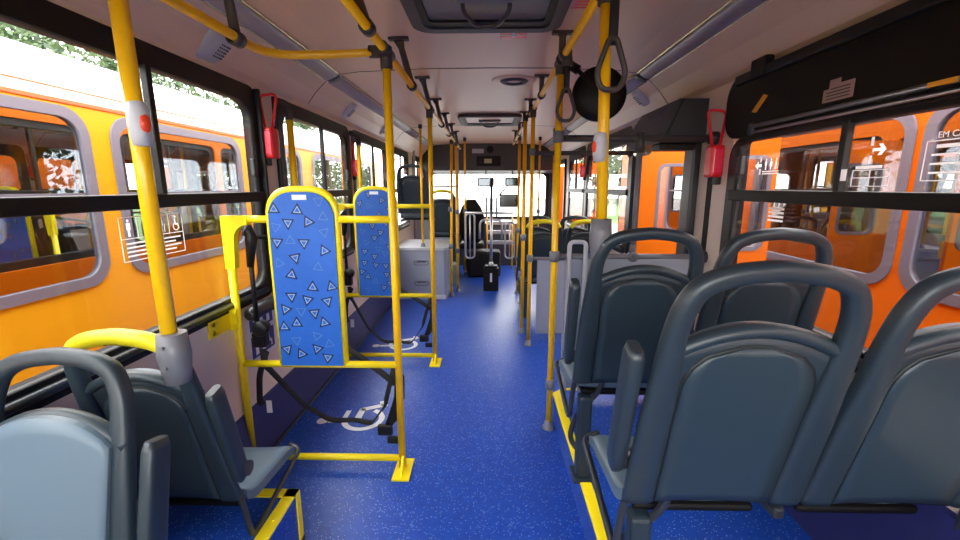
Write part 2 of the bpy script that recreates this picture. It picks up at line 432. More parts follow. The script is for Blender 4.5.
# front: dash wall, windscreen, header
fw = MB().plate(rect(XL - .05, 0, XR + .05, 2.45), [rrect(-1.18, .88, 1.16, 1.76, .10)], 'y', YF, .06).build('wall_front', 'dgrey')
S(fw, 'dark front wall of the bus around the windscreen', 'wall')
wn = struct('window_9', 'wide front windscreen, bright with daylight', 'window')
MB().box((-1.2, YF + .02, .86), (1.18, YF + .028, 1.78)).build('pane', 'pane', wn)
MB().plate(rrect(-1.22, .84, 1.2, 1.80, .12), [rrect(-1.16, .90, 1.14, 1.745, .10)], 'y', YF - .01, .07).build('window_frame', 'black', wn)
hd = MB().poly([(XL, 8.35, 1.80), (XL, 8.35, 2.30), (XL, YF, 2.30), (XL, YF, 1.76)], (XR - XL, 0, 0)).build('trim_4', 'dgrey')
S(hd, 'dark grey header panel above the windscreen', 'panel')

# ================================================================== SEATS
def ybk(z): return -.24 * (z - .48)
def make_seat(label, loc, rz=0., aisle=-1, yellow=False, ped=True, arm=True, group='bus seats', name='bus_seat', detail=True, arm_dy=.045, arm_ax=.246):
    t = thing(name, label, 'seat', loc, group, rz)
    # frame: flat side posts that run up into the loop handle
    half = [(.229, .492, .040, .015), (.228, .60, .039, .017), (.224, .76, .037, .020), (.217, .88, .032, .022), (.211, .97, .026, .022),
            (.201, 1.04, .0235, .022), (.178, 1.092, .022, .0215), (.145, 1.115, .0215, .021), (.10, 1.128, .021, .021), (.05, 1.134, .021, .021)]
    pts, A, B = [], [], []
    for (xo, z, a, b_) in half: pts.append(((xo - a), ybk(z), z)); A.append(a); B.append(b_)
    pts.append((0, ybk(1.136), 1.136)); A.append(.021); B.append(.021)
    full = pts + [(-x, y, z) for x, y, z in reversed(pts[:-1])]; AA = A + A[:-1][::-1]; BB = B + B[:-1][::-1]
    # resample smoothly
    def cr(P, i, t):
        p0, p1, p2, p3 = P[max(i - 1, 0)], P[i], P[i + 1], P[min(i + 2, len(P) - 1)]
        return [.5 * (2 * b1 + (c - a) * t + (2 * a - 5 * b1 + 4 * c - d) * t * t + (3 * b1 - a - 3 * c + d) * t ** 3) for a, b1, c, d in zip(p0, p1, p2, p3)]
    Pk = [(*p, a, b_) for p, a, b_ in zip(full, AA, BB)]; fine = []
    for i in range(len(Pk) - 1):
        for k in range(4): fine.append(cr(Pk, i, k / 4))
    fine.append(Pk[-1])
    fr = MB().sweep([q[:3] for q in fine], [q[3] for q in fine], [q[4] for q in fine], ref=(0, 1, .24), n=16, sq=.7)
    for s_ in (-1, 1):      # seam rings where the loop sleeve meets the post
        pass
    # lower crosspiece
    frame = fr.build('backrest_frame', 'seat', t)
    if yellow:
        g = [q for q in fine if q[2] > 1.06 and q[0] > -.175 and q[0] < .175]
        MB().sweep([q[:3] for q in g], .0245, .025, ref=(0, 1, .24), n=14).build('grab_handle', 'grip', t)
    # shell panel with an arched top
    def arc(x): return .93 + .07 * max(0., 1 - (x / .2) ** 2)
    def pf(u, v):
        x = -.19 + .38 * u; zt = arc(x); z = .485 + .012 * (2 * u - 1) ** 2 + (zt - .497) * v
        return (x, ybk(z) - .010 + .018 * (1 - (x / .2) ** 2) * .8, z)
    pn = MB().grid(pf, 14, 14, (0, .018, .003)).build('backrest_panel', 'seat', t)
    if detail:
        MB().sweep([(x, ybk(arc(x)) + .003, arc(x)) for x in [-.205 + .41 * k / 20 for k in range(21)]], .017, .020, ref=(0, 1, 0), n=10).build('top_rim', 'seat', pn)
        # rear inset: a groove line and a slightly proud pad
        def hw(z): return .135
        def ins(u, v, g=0.):
            z0, z1 = .493 - min(g, .006), .955 + g
            z = z0 + (z1 - z0) * v; x0 = .146 + g
            zz = (z - .82) / (z1 - .82)
            if zz > 0: x0 *= max(.02, (1 - zz ** 2.8)) ** .42
            x = -x0 + 2 * x0 * u
            return (x, ybk(z) - .010 + .018 * (1 - (x / .2) ** 2) * .8, z)
        MB().grid(lambda u, v: [a + b_ for a, b_ in zip(ins(u, v, .007), (0, -.0015, 0))], 8, 18, (0, .004, 0)).build('groove', 'groove', pn)
        MB().grid(lambda u, v: [a + b_ for a, b_ in zip(ins(u, v), (0, -.005, 0))], 8, 18, (0, .008, 0)).build('rear_inset', 'seatpad', pn)
        def fp(u, v):
            x = -.178 + .356 * u; zt = arc(x) + .010 - .5 * abs(x / .178) ** 6 * .03; z = .50 + (zt - .50) * v
            return (x, ybk(z) + .012 + .012 * (1 - (x / .2) ** 2), z)
        MB().grid(fp, 16, 14, (0, .016, 0)).build('front_pad', 'cush', pn)  # paler than the shell, reflected window light put into its colour
    # cushion
    def cf(u, v):
        x = -.212 + .424 * u; y = .05 + .38 * v
        e = min(u, 1 - u, 1) ; 
        z = .452 - .028 * v + .010 * (abs(2 * u - 1) ** 3) - .018 * max(0, (v - .8) / .2) ** 2 + .03 * max(0, (.2 - v) / .2) ** 2 - .012 * (1 - abs(2 * u - 1) ** 2) * sin(pi * v)
        if u in (0, 1) or v == 1: z -= .012
        return (x, y, z)
    MB().grid(cf, 14, 14, (0, 0, -.036)).build('seat_cushion', 'cush', t)
    MB().box((-.17, .07, .392), (.17, .40, .418), .010).build('seat_base', 'blackm', t)
    sd = aisle if aisle else 1
    # side tube under the cushion
    MB().sweep(fillet([(sd * .21, .0, .53), (sd * .222, .012, .44), (sd * .228, .03, .30), (sd * .228, .44, .385), (sd * .17, .455, .40)], .04, 6), .011, n=10).build('side_tube', 'tube', t)
    if ped:
        px = sd * .155
        lg = MB().box((px - .03, .03, 0.0), (px + .03, .09, .40), .012)
        lg.box((px - .045, .0, 0), (px + .045, .12, .010), .004)
        lg.build('pedestal', 'seat', t)
        MB().sweep(fillet([(px + sd * -.07, .03, .50), (px + sd * -.05, .04, .42), (px + sd * .03, .10, .28), (px + sd * .055, .10, .16), (px, .07, .10)], .08, 8), .012, n=10).build('brace', 'tube', t)
    else:
        MB().box((-sd * .225, .08, .36), (-sd * .19, .34, .40), .01).build('wall_bracket', 'tube', t)
    if arm:
        ax = sd * arm_ax
        am = MB().sweep([(ax, ybk(z) + arm_dy, z) for z in (.57, .59, .69, .82, .918, .94)], [.013, .018, .020, .020, .020, .014], [.02, .032, .034, .034, .033, .028], ref=(0, 1, .24), n=16, sq=.5)
        am.build('armrest', 'seat', t)
        MB().cyl((sd * .20, ybk(.6) + .04, .6), (sd * .262, ybk(.6) + .04, .6), .026, 14).build('armrest_hinge', 'tube', t)
    return t

PZ = .2
make_seat('blue-grey bus seat seen from behind, largest one, aisle side of nearest right pair', (.583, 1.0, PZ))
make_seat('blue-grey bus seat at the right edge of the photo, beside the window', (1.042, 1.0, PZ), aisle=1, ped=False, arm=False)
R2 = make_seat('blue-grey bus seat with yellow pole clamped to its handle, second row on the right', (.583, 1.69, PZ))
make_seat('blue-grey window seat between the clamped-pole seat and the right window', (1.042, 1.69, PZ), aisle=1, ped=False, arm=False)
make_seat('blue-grey single seat with yellow grab handle beside the left window', (-1.06, 1.29, -.055), aisle=1, yellow=True, ped=False, arm_dy=.02, arm_ax=.238).scale = (.90, 1, 1)
make_seat('light-faced rear-facing bus seat at the bottom left corner', (-1.045, .80, -.04), rz=pi, aisle=-1, ped=False, arm_dy=-.01, arm_ax=.268).scale = (.90, 1, 1)
# far right rows, low floor, yellow handles
make_seat('far aisle seat with yellow handle behind the middle door partition', (.59, 4.75, .0), yellow=True, arm=False)
make_seat('far window seat with yellow handle behind the middle door partition', (1.055, 4.75, .0), aisle=1, yellow=True, ped=False, arm=False)
make_seat('dark aisle seat one row further ahead of the yellow-handled pair', (.59, 5.38, .0), arm=False)
make_seat('dark window seat one row further ahead of the yellow-handled pair', (1.055, 5.38, .0), aisle=1, ped=False, arm=False)
# on the front wheel arch box, left
WB = .70
make_seat('dark seat with grey loop handle on the left wheel arch box', (-1.05, 6.05, .64), aisle=1, ped=False)
tag(MB().box((XL + .03, 6.53, 0), (-.50, 7.30, .30), .01).build('seat_plinth', 'cabinet'), 'low grey plinth beyond the left wheel arch box', 'plinth')
make_seat('dark seat with yellow handle by the aisle, beyond the left wheel arch box', (-.72, 6.80, .30), aisle=1, yellow=True, ped=True, arm=False)

# joint covers where poles grip the loops
def pole_clamp(par, p, d):
    """grey plastic joint, part of the pole"""
    p = V(p)
    m = MB().sweep([p + V((0, 0, -.085)) + V(d) * .06, p + V((0, 0, -.03)) + V(d) * .02, p, p + V((0, 0, .06))], [.031, .037, .040, .035], [.032, .038, .041, .036], ref=(0, 1, 0), n=18, sq=.85)
    for a in (-.03, .03): m.cyl(p + V((.0, -.046, a)), p + V((0, -.03, a)), .006, 8)
    return m.build('clamp', 'clamp', par, world=True)

# ================================================================== RAILS AND POLES
PR = .0185
def stop_button(p, d, label, name='stop_button'):
    """grey oval housing with a red button, strapped to a pole; d = direction the button faces (xy)"""
    t = thing(name, label, 'stop button', p)
    d = V((d[0], d[1], 0)).normalized()
    m = MB().sweep([V((0, 0, z)) + d * .012 for z in (-.064, -.060, -.035, 0, .035, .060, .064)], [.012, .022, .026, .027, .026, .022, .012], [.014, .026, .031, .033, .031, .026, .014], ref=d, n=16)
    m.build('housing', 'lgrey', t)
    pr = MB().sweep([d * .037 + V((0, 0, z)) for z in (-.026, -.019, 0, .019, .026)], [.006, .013, .016, .013, .006], [.006, .010, .013, .010, .006], ref=d, n=14)
    pr.build('button', 'redl', t)
    return t

def bracket(par, x, y, z, px, zc, dy=0.):
    """ceiling plate, tapered stem, ring round the rail (a part of the rail)"""
    m = MB()
    m.box((px - .055, y + dy - .022, zc - .014), (px + .055, y + dy + .022, zc + .004), .004)
    m.sweep([(px, y + dy, zc - .008), (px + (x - px) * .2, y + dy * .8, zc - (zc - z) * .2), (x, y, z)], [.030, .018, .02], [.018, .014, .016], ref=(0, 1, 0), n=10)
    m.lathe((x, y - .026, z), (0, 1, 0), [(.020, 0), (.029, .002), (.029, .05), (.020, .052)], 18)
    return m.build('ceiling_bracket', 'bracket', par, world=True)
def tee(par, p, dirs, r=.027, L=.07):
    m = MB(); p = V(p)
    for d in dirs: m.cyl(p - V(d).normalized() * .02, p + V(d).normalized() * L, r, 16)
    return m.build('tee_joint', 'bracket', par, world=True)

# left ceiling rail
LRX, LRZ = -.465, 2.095
t = thing('ceiling_handrail', 'yellow ceiling handrail running along the left side of the aisle', 'handrail', (LRX, 1.2, LRZ), 'ceiling handrails')
MB().cyl((LRX, -.3, LRZ), (LRX, 7.0, LRZ), .0175, 20).build('rail', 'yellow', t, world=True)
for y in (.95, 1.76, 2.72, 3.56, 4.36, 5.14, 5.94, 6.7): bracket(t, LRX, y, LRZ, LRX - .03, cz(LRX - .03), -.21)
tee(t, (LRX, 2.06, LRZ), [(0, 0, -1), (-1, 0, 0), (0, 1, 0), (0, -1, 0)], L=.075)
tee(t, (LRX, 3.486, LRZ), [(0, 0, -1), (0, 1, 0), (0, -1, 0)])
# right ceiling rail
RRX, RRZ = .383, 2.16
t = thing('ceiling_handrail', 'yellow ceiling handrail running along the right side of the aisle', 'handrail', (RRX, 1.2, RRZ), 'ceiling handrails')
MB().cyl((RRX, -.3, RRZ), (RRX, 7.0, RRZ), .0175, 20).build('rail', 'yellow', t, world=True)
for y in (.80, 1.62, 2.44, 3.33, 4.19, 4.87, 5.65, 6.45): bracket(t, RRX, y, RRZ, RRX, cz(RRX))
tee(t, (RRX, 2.468, RRZ), [(0, 0, -1), (0, 1, 0), (0, -1, 0)])
tee(t, (RRX, 3.91, RRZ), [(0, 0, -1), (0, 1, 0), (0, -1, 0)])
# side rail at upper left: runs beside the window then bends in to the aisle rail
t = thing('ceiling_handrail', 'bent yellow handrail curving from upper left window to the left aisle rail', 'handrail', (-.96, 1.2, 2.05), 'ceiling handrails')
MB().sweep(fillet([(-.985, -.2, 2.05), (-.955, 1.96, 2.055), (-.70, 2.03, 2.075), (LRX, 2.06, LRZ)], .16, 10), .0175, n=20).build('rail', 'yellow', t, world=True)
bracket(t, -.962, 1.74, 2.052, -.985, cz(-.985)); bracket(t, -.975, .6, 2.05, -.985, cz(-.985))

# near left pole (on the seat with the yellow handle)
t = thing('grab_pole', 'yellow pole rising from the left window seat to the ceiling rail', 'pole', (-.885, 1.12, 1.06), 'yellow grab poles')
MB().cyl((-.893, 1.12, 1.02), (-.900, 1.12, 2.04), .0205, 20).build('tube', 'yellow', t, world=True)
pole_clamp(t, (-.883, 1.115, 1.04), (.02, .02, 0))
MB().cyl((-.900, 1.12, 1.985), (-.901, 1.12, 2.06), .028).cyl((-.985, 1.12, 2.05), (-.89, 1.12, 2.05), .026).build('top_joint', 'bracket', t, world=True)
stop_button((-.893, 1.115, 1.655), (.93, -.36), 'grey stop button with red centre on the near left pole').scale = (.86, .86, .86)
# pole clamped to the second-row right seat
t = thing('grab_pole', 'yellow pole rising from the second-row right seat to the ceiling rail', 'pole', (.41, 1.56, 1.3), 'yellow grab poles')
MB().cyl((.415, 1.575, 1.26), (RRX, 1.56, RRZ), .0195, 20).build('tube', 'yellow', t, world=True)
pole_clamp(t, (.41, 1.57, 1.325), (-.02, .02, 0))
MB().cyl((RRX, 1.56, 2.09), (RRX, 1.56, 2.165), .027).build('top_joint', 'bracket', t, world=True)
stop_button((.395, 1.553, 1.635), (-.95, -.3), 'grey stop button with orange-red centre on the right pole').scale = (.78, .78, .78)

def pole(label, x, y, z0, z1, clamps=(), foot=True, r=PR, x1=None):
    t = thing('grab_pole', label, 'pole', (x, y, z0), 'yellow grab poles')
    x1 = x if x1 is None else x1
    MB().cyl((x, y, z0), (x1, y, z1), r, 18).build('tube', 'yellow', t, world=True)
    if foot: MB().lathe((x, y, z0), (0, 0, 1), [(.04, 0), (.04, .012), (.03, .018), (.026, .05), (r, .055)], 18).build('foot_collar', 'clamp', t, world=True)
    if clamps:
        for zc_ in clamps:
            MB().lathe((x, y, zc_ - .032), (0, 0, 1), [(r, 0), (.029, .003), (.029, .06), (r, .064)], 16).build('sleeve', 'clamp', t, world=True)
    MB().cyl((x1, y, z1 - .05), (x1, y, z1 + .005), .026).build('top_joint', 'bracket', t, world=True)
    return t
pole('yellow pole on the right of the aisle, by the nearest edge of the middle door', .383, 2.468, 0, RRZ, (.30, 1.10, 1.77))
pole('yellow pole on the right of the aisle at the far edge of the middle door', .383, 3.91, 0, RRZ, (.85, 1.80))
pole('slim yellow pole among the far right seats', .345, 4.27, 0, RRZ, (1.0,))
pole('yellow pole furthest up the right side of the aisle', .409, 5.96, 0, RRZ, (.5, .9))
pole('yellow pole at the aisle corner of the left wheel arch box', -.517, 5.77, 0, LRZ, (.70, 1.2), x1=-.49)
pole('yellow pole just beyond the corner of the left wheel arch box', -.446, 6.05, 0, LRZ, (.6, 1.15), x1=-.455)
pole('thin yellow pole standing on top of the left wheel arch box', -.885, 5.70, .70, cz(-.885), (), foot=True, r=.017)
pole('far thin yellow pole beside the driver partition', -.40, 7.25, 0, 2.28, (1.1,), r=.017)
pole('far yellow pole beside the front door', .82, 7.15, 0, 2.28, (1.1,), r=.017)
pole('yellow pole by the right wall ahead of the middle door', .90, 6.10, 0, cz(.9), (), r=.017)

# wall poles by the left pillars
def wall_pole(label, y, z0, z1):
    t = thing('wall_grab_pole', label, 'pole', (XL + .06, y, z0), 'yellow wall poles')
    MB().cyl((XL + .075, y, z0), (XL + .075, y, z1), .0205, 16).build('tube', 'yellow', t, world=True)
    MB().sweep(fillet([(XL + .075, y, z1 - .02), (XL + .075, y, z1 + .07), (XL + .0, y - .03, z1 + .09)], .05, 8), .023, n=12).build('upper_bracket', 'bracket', t, world=True)
    MB().sweep(fillet([(XL + .075, y, z0 + .02), (XL + .075, y, z0 - .05), (XL, y, z0 - .07)], .04, 8), .022, n=12).build('lower_bracket', 'bracket', t, world=True)
wall_pole('yellow wall pole beside the first red hammer, left side', 2.72, .98, 1.92)
wall_pole('yellow wall pole beside the second red hammer, left side', 4.12, .98, 1.90)
# padded wall rail of the wheelchair bay
t = thing('wall_handrail', 'dark grey padded handrail on the left wall behind the blue pad', 'handrail', (XL, 2.1, .84))
MB().sweep([(XL + .05, 2.11, .838), (XL + .05, 2.13, .838), (XL + .05, 3.36, .838), (XL + .05, 3.38, .838)], [.02, .036, .036, .02], n=16).build('rail', 'tube', t, world=True)
MB().cyl((XL, 2.35, .838), (XL + .05, 2.35, .838), .02).cyl((XL, 3.1, .838), (XL + .05, 3.1, .838), .02).build('standoff', 'black', t, world=True)

# ================================================================== WHEELCHAIR BAY FRAMES
def tri_pts(cx, cz_, s, a): return [(cx + s * cos(a + 2 * pi * k / 3), cz_ + s * sin(a + 2 * pi * k / 3)) for k in range(3)]
def bay_frame(label, y, px0, seed, strap_label, nh='wheelchair_barrier'):
    rnd = random.Random(seed)
    t = thing(nh, label, 'barrier', (-.46, y, 0), 'wheelchair bay barriers')
    pole_ = MB().cyl((-.462, y, .0), (LRX, y, LRZ), .019, 20).build('aisle_pole', 'yellow', t, world=True)
    # foot: folded plate towards the rear
    MB().poly([(-.50, y - .11, 0), (-.41, y - .11, 0), (-.41, y + .07, 0), (-.50, y + .07, 0)], (0, 0, .010)).poly([(-.462, y - .09, .008), (-.462, y, .10), (-.462, y + .03, .10), (-.462, y + .03, .008)], (.012, 0, 0)).build('foot_plate', 'lemon', t, world=True)
    post = MB().cyl((-1.278, y, .0), (-1.278, y, 1.14), .019, 16).build('wall_post', 'lemon', t, world=True)
    # corner gusset: curved sheet joining post and top bar
    g = [(-1.297, 1.10), (-1.297, 1.362), (-1.17, 1.362), (-1.17, 1.318)]
    for k in range(9):
        a = R(90 + 90 * k / 8); g.append((-1.17 + .07 * cos(a) , 1.248 + .07 * sin(a)))
    g += [(-1.25, 1.10)]
    MB().poly([(a, y - .02, b_) for a, b_ in g], (0, .04, 0)).build('corner_gusset', 'lemon', t, world=True)
    MB().cyl((-1.20, y, 1.344), (px0 + .01, y, 1.344), .018, 16).build('top_bar', 'lemon', t, world=True)
    MB().cyl((px0 + .33, y, 1.344), (-.462, y, 1.344), .018, 16).build('top_bar', 'lemon', t, world=True)
    MB().cyl((-1.278, y, .597), (-.462, y, .597), .018, 16).build('middle_bar', 'lemon', t, world=True)
    MB().cyl((-1.278, y, .062), (-.462, y, .062), .018, 16).build('lower_bar', 'lemon', t, world=True)
    br = MB().box((XL, y - .20, .80), (XL + .006, y - .02, .88)).box((XL, y - .035, .79), (-1.26, y - .028, .90))
    for a in (-.17, -.17): br.cyl((XL, y + a, .82), (XL + .014, y + a, .82), .01, 8).cyl((XL, y + a, .86), (XL + .014, y + a, .86), .01, 8)
    for zz in (.81, .875): br.cyl((-1.275, y - .045, zz), (-1.275, y - .02, zz), .012, 8)
    br.build('wall_bracket', 'lemon', t, world=True)
    # padded backrest: lemon tube loop and blue pad
    x0, x1 = px0, px0 + .325
    loop = [(x0, y, .59)] + [(x0, y, .9), (x0, y, 1.30)] + [((x0 + x1) / 2 + (x1 - x0) / 2 * cos(a), y, 1.34 + .145 * sin(a)) for a in [R(180 - 12 * k) for k in range(0, 16)]] + [(x1, y, .9), (x1, y, .59)]
    # flatten arch into a softened rectangle
    loop2 = fillet([(x0, y, .59), (x0, y, 1.485), (x1, y, 1.485), (x1, y, .59)], .13, 10)
    MB().sweep(loop2, .0185, n=14).build('pad_frame', 'lemon', t, world=True)
    out = rrect(x0 + .005, .60, x1 - .005, 1.475, .12, 8)
    out = [(u, v if v > 1 else max(v, .60)) for u, v in out]
    out = [q for q in out if q[1] > .75] ; out = [(x0 + .005, .60), (x1 - .005, .60)] + [q for q in out if q[1] > 1.0]
    pad = MB().plate(out, [], 'y', y - .028, .05).build('pad', 'blue', t, world=True)
    nv, pl, bn = MB(), MB(), MB(); yy = y - .0285; w = x1 - x0; pts = []
    for k in range(400):
        u, v = rnd.uniform(.0, 1), rnd.uniform(0, 1)
        cx, cz_ = x0 + .035 + u * (w - .07), .64 + v * (1.46 - .66)
        if cz_ > 1.40 and abs(cx - (x0 + x1) / 2) > w / 2 - .07: continue
        if all(hypot(cx - a, cz_ - b_) > .064 for a, b_ in pts): pts.append((cx, cz_))
    for i, (cx, cz_) in enumerate(pts[:64]):
        a = rnd.uniform(-.25, .25) + rnd.choice([-pi / 2, -pi / 2, pi / 2, 0, pi / 6])
        def ring(mb, s, wd, dy):
            o_ = tri_pts(cx, cz_, s, a); i_ = tri_pts(cx, cz_, s - wd * 2, a)
            for k in range(3):
                k2 = (k + 1) % 3
                mb.poly([(o_[k][0], yy + dy, o_[k][1]), (o_[k2][0], yy + dy, o_[k2][1]), (i_[k2][0], yy + dy, i_[k2][1]), (i_[k][0], yy + dy, i_[k][1])])
        if i % 3 < 2:
            ring(nv, .036, .0052, -.0008); ring(pl, .022, .0036, -.0012)
        else:
            ring(bn, .028, .0022, -.0005)
    nv.build('print', 'navy', pad, world=True, recalc=False); pl.build('print', 'pale', pad, world=True, recalc=False); bn.build('print', 'brownp', pad, world=True, recalc=False)
    MB().box(((x0 + x1) / 2 - .035, y - .030, 1.438), ((x0 + x1) / 2 + .035, y - .0285, 1.462), .0005).build('white_tag', 'decal', pad, world=True)
    return t
FY, F2Y = 2.06, 3.486
bay_frame('nearest yellow tube barrier with blue triangle-print pad', FY, -1.062, 3, '')
bay_frame('second yellow tube barrier with blue triangle-print pad, further ahead', F2Y, -1.085, 11, '')

def ribbon(pts, w, ref, th=.0016):
    return MB().sweep(fillet(pts, .05, 6), w, th, ref=ref, n=6, sq=.5)
def belt(y, label, reel=True):
    t = thing('wheelchair_belt', label, 'seat belt', (-1.2, y, .6), 'wheelchair safety belts')
    yb = y + .045
    MB().sweep([(-1.205, yb, 1.22), (-1.205, yb, .80)], .012, n=10).build('guide_rod', 'black', t, world=True)
    MB().sweep([(-1.22, yb, 1.26), (-1.20, yb, 1.29), (-1.19, yb, 1.25), (-1.21, yb, 1.10)], [.016, .03, .03, .016], n=12).build('upper_pivot', 'black', t, world=True)
    MB().cyl((-1.19, yb, 1.255), (-1.10, yb + .55, 1.16), .011, 10).build('swing_arm', 'black', t, world=True)
    MB().lathe((-1.185, yb - .03, .775), (0, 1, 0), [(0, 0), (.036, .003), (.042, .01), (.042, .05), (.03, .055), (0, .055)], 20).box((-1.235, yb - .02, .67), (-1.165, yb + .04, .755), .012).build('reel', 'black', t, world=True)
    # slack webbing: down from the reel, across the floor, up to the aisle pole
    ribbon([(-1.19, yb, .66), (-1.185, yb, .57), (-1.12, yb + .26, .20), (-1.02, yb + .40, .015), (-.85, yb + .42, .006), (-.74, yb + .36, .02), (-.60, yb + .16, .25), (-.505, yb + .02, .55)], .018, (.1, -.6, .8)).build('webbing', 'strap', t, world=True)
    ribbon([(-1.17, yb, .65), (-1.235, yb + .02, .50), (-1.235, yb + .0, .36), (-1.22, yb, .34)], .018, (0, -.9, .3)).build('webbing', 'strap', t, world=True)
    ribbon([(-1.06, yb + .30, .70), (-.85, yb + .2, .62), (-.60, yb + .06, .52), (-.50, yb + .02, .46)], .018, (0, -.8, .6)).build('webbing', 'strap', t, world=True)
    MB().sweep([(-.50, yb + .02, .56), (-.475, yb + .02, .50), (-.48, yb + .02, .38), (-.52, yb + .01, .26), (-.56, yb, .20)], [.012, .028, .03, .028, .012], [.008, .012, .012, .012, .008], ref=(0, 1, 0), n=10).build('tongue_sleeve', 'black', t, world=True)
    MB().box((-.60, yb - .015, .17), (-.52, yb + .015, .23), .008).box((-.55, yb - .012, .12), (-.49, yb + .012, .16), .006).build('buckle', 'black', t, world=True)
    MB().box((-1.195, yb - .012, .30), (-1.165, yb - .010, .37)).build('white_tag', 'decal', t, world=True)
belt(FY, 'black safety belt and reel hanging on the nearest barrier')
belt(F2Y, 'black safety belt and reel hanging on the second barrier')

# ---- wheelchair pictograms on the floor (flat decals)
def isa(label, cx, cy, s, flip=1):
    """access symbol lying on the floor; its upright axis points to the left wall"""
    m = MB(); z = .0012
    def P(u, v): return (cx - v * s, cy + flip * u * s, z)         # u across, v up the figure
    def stroke(pts, w):
        for (a, b_) in zip(pts, pts[1:]):
            d = V((b_[0] - a[0], b_[1] - a[1])); L_ = d.length; d /= L_; nn = V((-d.y, d.x)) * w / 2
            e = d * w * .3
            m.poly([P(a[0] - e.x + nn.x, a[1] - e.y + nn.y), P(b_[0] + e.x + nn.x, b_[1] + e.y + nn.y), P(b_[0] + e.x - nn.x, b_[1] + e.y - nn.y), P(a[0] - e.x - nn.x, a[1] - e.y - nn.y)])
    def arc_(c, r, a0, a1, w, n=28):
        for k in range(n):
            A0, A1 = R(a0 + (a1 - a0) * k / n), R(a0 + (a1 - a0) * (k + 1) / n)
            m.poly([P(c[0] + q * cos(A), c[1] + q * sin(A)) for q, A in ((r - w / 2, A0), (r + w / 2, A0), (r + w / 2, A1), (r - w / 2, A1))])
    m.poly([P(.0 + .085 * cos(2 * pi * k / 20), .86 + .085 * sin(2 * pi * k / 20)) for k in range(20)])
    stroke([(.0, .74), (.03, .36), (.34, .36), (.48, .06), (.58, .10)], .10)
    stroke([(.02, .56), (.28, .56)], .075)
    arc_((.06, .27), .27, 110, 338, .085)
    o = m.build('floor_pictogram', 'decal', recalc=False)
    return tag(o, label, 'floor marking', 'wheelchair floor markings')
isa('white wheelchair symbol on the floor behind the nearest barrier', -.70, 2.52, .44)
isa('white wheelchair symbol on the floor beyond the second barrier', -.70, 3.86, .44)

# ================================================================== RIGHT DOOR PARTITIONS
def partition(name, label, y, x0, x1, zb, zt, zl, post, top=True):
    t = thing(name, label, 'partition', (x0, y, zl))
    MB().cyl((x0, y, zb), (x1, y, zb), .017, 14).build('lower_rail', 'clamp', t, world=True)
    if top: MB().cyl((x0, y, zt), (x1, y, zt), .019, 14).build('upper_rail', 'bracket', t, world=True)
    if post:
        pm = MB().cyl((post, y, zb), (post, y, zt), .014, 14).build('post', 'clamp', t, world=True)
        MB().cyl((post, y, zb), (post, y, zb + .07), .022, 14, r2=.016).lathe((post, y - .02, zb), (0, 1, 0), [(0, 0), (.03, .0), (.03, .04), (0, .04)], 14).build('post_joint', 'clamp', pm, world=True)
        if top: MB().cyl((post, y, zt - .08), (post, y, zt + .03), .028, 14).build('post_joint', 'bracket', pm, world=True)
    cp = MB()
    for zz in ((zb, zt) if top else (zb,)): cp.lathe((x1 - .05, y, zz), (1, 0, 0), [(.02, 0), (.032, .006), (.036, .03), (.036, .06)], 16)
    cp.build('wall_socket', 'dgrey', t, world=True)
    MB().box((x0 + .05, y - .012, zl), (x1 - .04, y + .012, zb - .012), .008).build('panel', 'cabinet', t, world=True)
    return t
t = partition('door_partition', 'grey panel and rails between second-row right seat and middle door', 2.50, .40, XR, 1.095, 1.765, .26, .845)
MB().sweep(fillet([(.47, 2.47, .24), (.47, 2.47, 1.185), (.565, 2.47, 1.185), (.565, 2.47, .24)], .03, 6), .013, n=12).build('grab_handle', 'lgrey', t, world=True)
t = partition('door_partition', 'grey panel and rails at the far edge of the middle door', 3.91, .40, XR, .845, 1.79, .12, .60)

# ================================================================== LEFT WHEEL ARCH BOX
t = thing('wheel_arch_box', 'grey box with recessed handles at the left, under the far seats', 'cabinet', (-.93, 5.6, 0))
MB().poly([(XL + .06, 5.60, 0), (-.60, 5.60, 0), (-.565, 5.64, 0), (-.565, 6.5, 0), (XL + .06, 6.5, 0)], (0, 0, .67)).build('body', 'cabinet', t, world=True)
MB().poly([(XL + .004, 5.585, .67), (-.59, 5.585, .67), (-.55, 5.63, .67), (-.55, 6.5, .67), (XL + .004, 6.5, .67)], (0, 0, .035)).build('top', 'lgrey', t, world=True)
for zz in (.50, .22):
    h = MB().plate(rrect(-1.0, zz - .035, -.80, zz + .035, .03), [rrect(-.985, zz - .022, -.815, zz + .022, .02)], 'y', 5.60, -.008).build('handle_recess', 'clamp', t, world=True)
    MB().sweep([(-.96, 5.597, zz + .01), (-.93, 5.592, zz + .018), (-.87, 5.592, zz + .018), (-.84, 5.597, zz + .01)], .006, n=8).build('pull', 'dgrey', h, world=True)
MB().box((XL + .07, 5.575, 0), (-.58, 5.6, .06), .005).build('kick_strip', 'lgrey', t, world=True)

